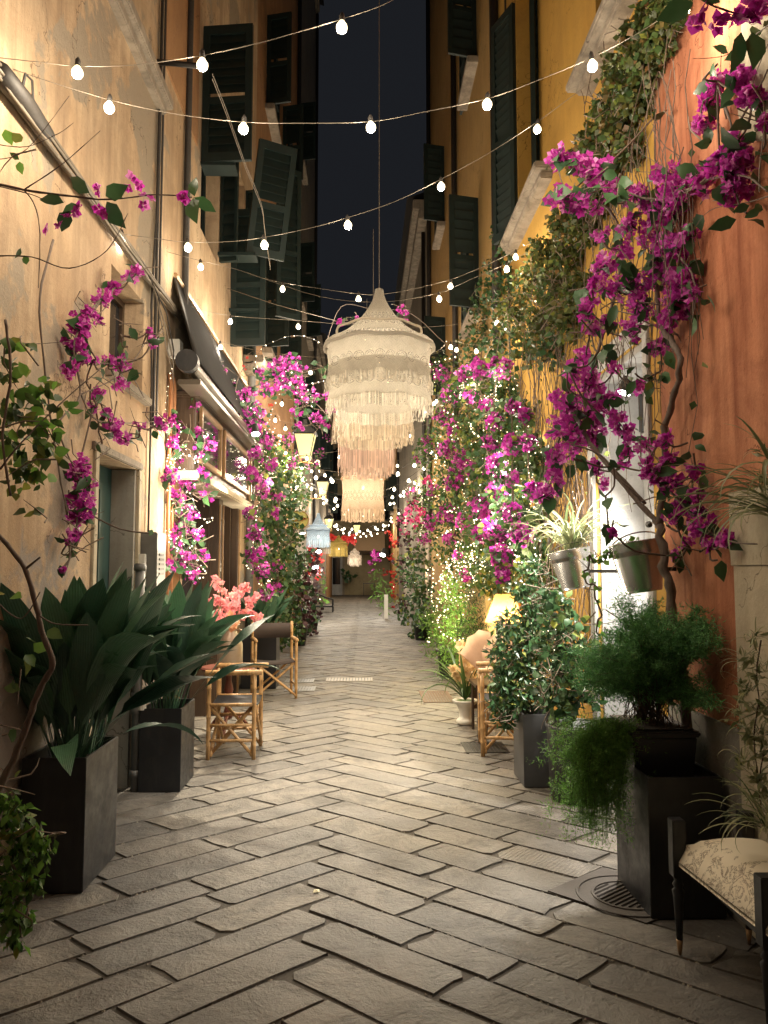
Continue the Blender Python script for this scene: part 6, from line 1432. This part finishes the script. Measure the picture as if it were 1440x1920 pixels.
bush('shrub', 'dark green shrubs in pots behind the second bamboo chair', 'shrub', [(a, b, -1.28, r) for a, b, r in [(530, 1105, 24), (520, 1140, 24), (545, 1145, 26), (535, 1175, 26), (555, 1190, 20), (530, 1200, 18)]], 70, .09, M_leafd, M_leafm, LEAF4, 40)
bush('flowering_vine', 'deep red flowering climber far down the left around the white lamps', 'flowering vine', [(a, b, -1.34, r) for a, b, r in [(588, 1030, 14), (592, 1065, 12), (590, 1000, 12)]], 40, .14, M_leafr, None, LEAF4, 20, fl=[(a, b, -1.3, r) for a, b, r in [(582, 1030, 8), (585, 1050, 8), (600, 1050, 7), (603, 1035, 7), (598, 1085, 7), (600, 1070, 7), (580, 1075, 7)]], df=50, fm=M_red, fsz=.16)
bush('flowering_vine', 'small mixed climber with yellow green lit leaves by the far left lamps', 'flowering vine', [(a, b, -1.2, r) for a, b, r in [(605, 1085, 8), (606, 1105, 8), (605, 1125, 7)]], 60, .14, M_leafg, M_leafm, LEAF4, 10)
bush('hanging_basket', 'dark green hanging plant on the far cream facade', 'hanging plant', Ys([(652, 1078, 9), (645, 1082, 6), (660, 1082, 6)], 46.5), 60, .3, M_leafd, None, LEAF4, 4)
bush('flower_garland', 'red and orange flower garland strung across above the yellow lamp shade', 'garland', Ys([(650, 1013, 5)], 27), 3, .15, M_leafr, None, LEAF4, 2, fl=Ys([(a, b, 5) for a, b in ((621, 1008), (628, 1009), (646, 1010), (655, 1012), (662, 1014), (650, 1016), (660, 1008))], 27), df=160, fm=M_red, fsz=.16)
bush('flowering_vine', 'small red rose clump above the dark post left of the arch', 'flowering vine', Ys([(500, 770, 10)], 9.2), 8, .06, M_leafd, None, LEAF4, 4, fl=Ys([(465, 670, 3), (458, 690, 4), (495, 745, 4), (505, 725, 3), (510, 760, 3), (505, 758, 3)], 9), df=60, fm=M_red, fsz=.045)
# pots under the left shrubs and right hedge
for lab, px, py, Xp, r_, h_, mt in (('black pot under the dark shrubs, nearest behind the second bamboo chair', 535, 1210, -1.3, .2, .42, M_black), ('dark pot under the purple shrubs on the left', 570, 1186, -1.28, .22, .4, M_blackside), ('low dark pot under the dark shrub on the right', 788, 1200, 1.3, .2, .35, M_blackside), ('grey pot under the bright green bush on the right', 845, 1270, 1.25, .2, .4, M_greyp)):
    c = G(px, py); c.x = Xp; t = thing('flower_pot', lab, 'pot', c)
    MB().lathe([(0, 0), (r_ * .75, 0), (r_, h_ * .9), (r_ * 1.08, h_ * .9), (r_ * 1.08, h_), (r_ * .95, h_), (r_ * .9, h_ * .9), (0, h_ * .9)], 20, tuple(c)).build('pot', mt, t, True)

# --- asparagus fern in the trough
t = thing('asparagus_fern', 'dark feathery asparagus fern bulging over the black planter at the right', 'fern', (1.40, 3.75, .77))
r_ = random.Random(4); mb = MB(); NP = []; ND = []; base = Vector((1.39, 3.76, .77))
def frond(p0, tips, need, rs=.0025):
    pts = smoothpath([p0] + tips, 7); mb.tube(pts, [rs * (1 - .6 * i / len(pts)) for i in range(len(pts))], 3, cap=False); L = len(pts)
    for k in range(16):
        i = int(L * (.35 + .62 * k / 16)); p = pts[min(i, L - 1)]
        d = Vector((r_.gauss(0, 1), r_.gauss(0, .8), r_.gauss(0.1, .6))).normalized() * r_.uniform(.03, .085)
        for q in range(need):
            s = r_.random(); pp_ = p + d * s + Vector((r_.gauss(0, .010), r_.gauss(0, .010), r_.gauss(0, .010))); pp_.x = min(1.595, pp_.x); NP.append(pp_); ND.append(Vector((r_.gauss(0, 1), r_.gauss(0, 1), r_.gauss(0, 1))) + d.normalized() * .6)
tg = [(1130, 1210), (1100, 1250), (1160, 1180), (1190, 1150), (1210, 1130), (1235, 1160), (1260, 1180), (1150, 1260), (1120, 1290), (1180, 1230), (1210, 1210), (1240, 1230), (1090, 1220), (1290, 1230), (1310, 1150), (1330, 1170), (1320, 1200), (1300, 1300), (1270, 1270), (1325, 1310), (1180, 1280), (1140, 1230), (1200, 1180), (1225, 1190), (1110, 1260), (1160, 1250)]
for (x, y) in tg:
    for k in range(6):
        e = PW(x + r_.gauss(0, 18), y + r_.gauss(0, 14), 3.4 + r_.random() * .55); mid = base.lerp(e, .5) + Vector((0, 0, .10)); frond(base + Vector((r_.gauss(0, .05), r_.gauss(0, .06), 0)), [mid, e], 24)
fernA = (NP, ND); NPb = NP; NDb = ND
scatter('needles', leaf_s(.07), np.array([tuple(v) for v in NP]), np.array([tuple(v) for v in ND]), nr.normal(size=(len(NP), 3)),   .026 * (.6 + .8 * nr.random(len(NP))), leaf_mat('dark_asparagus', (.07, .19, .08), (.15, .38, .12), .6, .25), t)
mb.build('stem', M_stem, t, True, kind='stuff')
t = thing('asparagus_fern', 'light green asparagus fern drooping over the left edge of the tall black planter', 'fern', (1.27, 3.7, .77)); mb = MB(); NP = []; ND = []
for k in range(150):
    x = r_.gauss(1122, 30); yb = min(1585, r_.gauss(1500, 55)); q = [PW(1170 + r_.gauss(0, 25), 1345, 3.65), PW(x + 20, 1400 - r_.random() * 50, 3.6), PW(x, (1380 + yb) / 2, 3.55 + .1 * r_.random()), PW(x + r_.gauss(-2, 8), yb, 3.55 + .1 * r_.random())]
    frond(Vector((1.27, 3.7, .77)), q[1:], 15, .0018)
scatter('needles', leaf_s(.08), np.array([tuple(v) for v in NP]), np.array([tuple(v) for v in ND]), nr.normal(size=(len(NP), 3)), .018 * (.6 + .8 * nr.random(len(NP))), M_fern, t)
mb.build('stem', M_leafm, t, True, kind='stuff')

# --- spider plants: every arching blade is a part
SPB = [blade_me('blade', M_stripe, 1, .013 + .003 * (k % 2), .0, (1.3, 2.0, 2.7, 3.2)[k % 4], 40 + k, 10, .5, .0) for k in range(6)]
def spider(label, p, n, L, tilt=(.2, .9), az=(0, 6.283), seed=1, name='spider_plant'):
    r = random.Random(seed); t = thing(name, label, 'spider plant', p, 'spider plants')
    for k in range(n): put_leaf(SPB[r.randrange(6)], t, Vector(p) + Vector((r.gauss(0, .02), r.gauss(0, .02), 0)), r.uniform(*az), r.uniform(*tilt), L * r.uniform(.55, 1.05), r.gauss(0, .15))
    return t
b1 = P(1072, 1036, 4.75); spider('spider plant with pale arching blades in the left bucket', b1, 95, .50, (.05, .8), seed=3)
spider('spider plant with long blades reaching in from the right edge', P(1492, 985, 2.9), 50, .58, (.1, 1.2), (R(20), R(160)), seed=5)
spider('trailing spider plant above the bench seat at the right edge', P(1450, 1560, 2.75), 42, .30, (.1, 1.1), (R(10), R(170)), seed=8)
RP = Ys([(1400, 1240, 14), (1425, 1270, 20), (1400, 1300, 18), (1430, 1330, 22), (1385, 1345, 16), (1410, 1380, 22), (1435, 1410, 20), (1395, 1430, 16), (1425, 1460, 20), (1440, 1500, 18), (1415, 1200, 12), (1430, 900, 16), (1438, 850, 10)], 2.9)
t = thing('striped_plant', 'bushy pale striped foliage down the right edge of the picture', 'foliage plant', PW(*RP[0][:3])); r2 = random.Random(9)
for i_, (x, y, Y, r) in enumerate(RP):
    for q in range(2):
        c = PW(x + r2.gauss(0, r * .5), y + r2.gauss(0, r * .5), Y)
        for k in range(11): put_leaf(SPB[r2.randrange(6)], t, c, r2.uniform(0, 6.28), r2.uniform(.2, 1.5), r2.uniform(.07, .14), r2.gauss(0, .3), 'blade')
branches(t, [([(x + 12, y - 60, 2.9), (x + 4, y, 2.9), (x + 10, y + 70, 2.9)], .003, .002) for x, y in ((1415, 1260), (1410, 1380), (1420, 1470))], M_stem)
rp_ = bpts(RP, 22); scatter('leaf', LEAFN, rp_, face_dirs(rp_, .2, .1), nr.normal(size=rp_.shape), .035 + .03 * nr.random(len(rp_)), M_stripe, t)
# creeping plant in the right bucket
CB = Ys([(1165, 1022, 14), (1190, 1015, 12), (1140, 1035, 14), (1120, 1050, 14), (1105, 1040, 10), (1215, 1022, 8), (1095, 1070, 8), (1115, 1095, 9), (1118, 1125, 7), (1122, 1160, 6), (1130, 1190, 7)], 3.95)
plant('creeping_plant', 'light green creeper trailing out of the right bucket', 'trailing plant', [], CB, 0, 32, 0, .030, lmat=M_leafg, indl=0, tw=16, chain=True, tm=leaf_s(.5), droop=-.3, twL=(.04, .12))

# ------------------------------------------------------------------ fairy lights: thin wires with countless tiny lamps
ico = ([(0, 0, 1), (.894, 0, .447), (.276, .851, .447), (-.724, .526, .447), (-.724, -.526, .447), (.276, -.851, .447), (.724, .526, -.447), (-.276, .851, -.447), (-.894, 0, -.447), (-.276, -.851, -.447), (.724, -.526, -.447), (0, 0, -1)],
       [(0, 1, 2), (0, 2, 3), (0, 3, 4), (0, 4, 5), (0, 5, 1), (1, 6, 2), (2, 7, 3), (3, 8, 4), (4, 9, 5), (5, 10, 1), (1, 10, 6), (2, 6, 7), (3, 7, 8), (4, 8, 9), (5, 9, 10), (6, 11, 7), (7, 11, 8), (8, 11, 9), (9, 11, 10), (10, 11, 6)])
def fairy(label, blobs, dens, r=.0075, watts=0, nl=3, col=WARM, wire=True):
    an = bpts(blobs, dens / 5.0, 1.0); an[:, 1] -= .05; al = np.ones(len(an), bool); cur = 0; al[0] = False; chain = [an[0]]; pts = []
    def flush(ch):
        if len(ch) < 2: return
        sp = smoothpath([Vector(q) + Vector((rng.gauss(0, .02), rng.gauss(0, .02), rng.gauss(0, .02))) for q in ch], 8); acc = 0.0
        for a_, b_ in zip(sp, sp[1:]):
            acc += (b_ - a_).length
            if acc > stp: acc = 0; pts.append(tuple(b_ + Vector((rng.gauss(0, .006),) * 3)))
    tot = 0
    for _ in range(len(an) - 1):
        d = np.linalg.norm(an - an[cur], axis=1); d[~al] = 1e9; nx_ = int(np.argmin(d))
        if d[nx_] < .9: tot += d[nx_]
        al[nx_] = False; chain.append(an[nx_]); cur = nx_
    stp = max(.035, tot * 1.15 / max(1, dens * sum((b[3] / 20.0) ** 2 for b in blobs)))
    seg = [chain[0]]
    for q in chain[1:]:
        if np.linalg.norm(q - seg[-1]) < .9: seg.append(q)
        else: flush(seg); seg = [q]
    flush(seg); pts = np.array(pts); pts[:, 0] = np.clip(pts[:, 0], -1.59, 1.59)
    t = thing('fairy_lights', label, 'fairy lights', Vector(pts[0]), 'fairy lights in the plants')
    sc_ = r * (.55 + .9 * nr.random(len(pts)) ** 1.5) * np.clip(np.linalg.norm(pts - np.array(CAM), axis=1) / 8.0, .7, 2.4)
    scatter('lamp', ico, pts, rdir(len(pts)), rdir(len(pts)), sc_, M_fairy, t)
    if wire:
        left = list(range(len(pts))); mb = MB(); cur = left.pop(0); line = [pts[cur]]; P_ = pts.copy()
        alive = np.ones(len(pts), bool); alive[cur] = False
        for _ in range(len(pts) - 1):
            d = np.linalg.norm(P_ - P_[cur], axis=1); d[~alive] = 1e9; nx_ = int(np.argmin(d))
            if d[nx_] > .5:
                if len(line) > 1: mb.tube(line, .0012, 3, cap=False)
                line = []
            line.append(pts[nx_]); alive[nx_] = False; cur = nx_
        if len(line) > 1: mb.tube(line, .0012, 3, cap=False)
        mb.build('wire', M_cable, t, kind='stuff')
    if watts:
        for k in range(nl): add_light('fairy_glow', Vector(pts[int((k + .5) * len(pts) / nl)]) + Vector((-.20 if pts[0][0] > 0 else .20, -.12, 0)), watts / nl, col, t, .08)
fairy('fairy lights woven through the tall hedge on the right', [b[:2] + (-1.18,) + b[3:4] for b in L3_], 6.5, .0070, 110, 8)
fairy('yellowish fairy lights poured over the bright green bush on the right', [(a, b, -1.15, r) for a, b, r in [(830, 1060, 30), (860, 1070, 34), (840, 1110, 34), (870, 1110, 34), (820, 1140, 26), (850, 1160, 30), (890, 1080, 26), (810, 1100, 22), (850, 1200, 16), (810, 1200, 14), (900, 1040, 30), (870, 1020, 30)]], 17, .0072, 90, 6, (1, .84, .42))
fairy('fairy lights in the column of flowers beside the left shop door', Ys([(320, 800, 20), (340, 860, 28), (370, 870, 24), (330, 930, 26), (350, 940, 26), (320, 990, 18), (380, 980, 24), (350, 1020, 26), (370, 1060, 22), (345, 900, 26), (320, 860, 16), (315, 740, 10), (318, 700, 6)], 6.35), 15, .0065, 55, 5)
fairy('fairy lights sprinkled along the flower arch on the left', Ys([(430, 710, 26), (470, 680, 16), (500, 660, 14), (545, 700, 28), (520, 740, 26), (570, 730, 24), (600, 700, 18), (620, 670, 12), (490, 790, 26), (450, 760, 24), (560, 640, 10), (600, 760, 18)], 8.4), 6, .0065, 50, 4)
fairy('dense fairy lights past the shop front under the nearest lantern', [(a, b, -1.28, r) for a, b, r in [(480, 840, 18), (500, 860, 24), (520, 880, 24), (545, 860, 24), (560, 900, 24), (490, 910, 24), (480, 960, 20), (475, 1010, 20), (485, 1060, 20), (500, 1090, 16), (540, 900, 22), (590, 870, 18), (610, 830, 12), (600, 910, 12), (520, 820, 18)]], 24, .0068, 90, 7)
fairy('few fairy lights draped in the narrow leaved shrub and the left bucket', Ys([(990, 1130, 30), (1010, 1190, 30), (985, 1250, 26), (1060, 1020, 24), (1090, 1010, 16), (970, 1300, 20), (1020, 1260, 20), (1050, 1180, 20), (1085, 950, 20), (1070, 900, 20), (1040, 980, 20)], 5.0), 3.2, .0045, 14, 3)
fairy('fairy lights among the leaves right of the largest lamp shade', [(a, b, -1.3, r) for a, b, r in [(830, 680, 20), (860, 700, 24), (900, 660, 20), (920, 700, 28), (950, 740, 28), (880, 770, 24), (835, 640, 10), (815, 620, 8), (950, 700, 22), (920, 760, 24), (985, 560, 6), (1000, 570, 6)]], 4.5, .007, 16, 3)
fairy('fairy lights around the red flowers at the far right', [(a, b, -1.2, r) for a, b, r in [(745, 1000, 14), (735, 1030, 12), (740, 1060, 10), (740, 1100, 8), (741, 1140, 6), (770, 940, 14), (760, 890, 14), (745, 860, 10)]], 10, .007, 20, 2)
fairy('fairy lights on the far left round the purple shrubs and white lamps', [(a, b, -1.2, r) for a, b, r in [(600, 1000, 10), (596, 1040, 10), (604, 1090, 9), (604, 1120, 7), (590, 1070, 10), (560, 1020, 12)]], 12, .007, 20, 2)
fairy('fairy lights caught in the lace of the largest lamp shade', Ys([(700, 715, 24), (735, 725, 22), (750, 735, 16), (690, 600, 14), (690, 640, 10)], 6.0), 3.2, .004, 0, 1, wire=False)
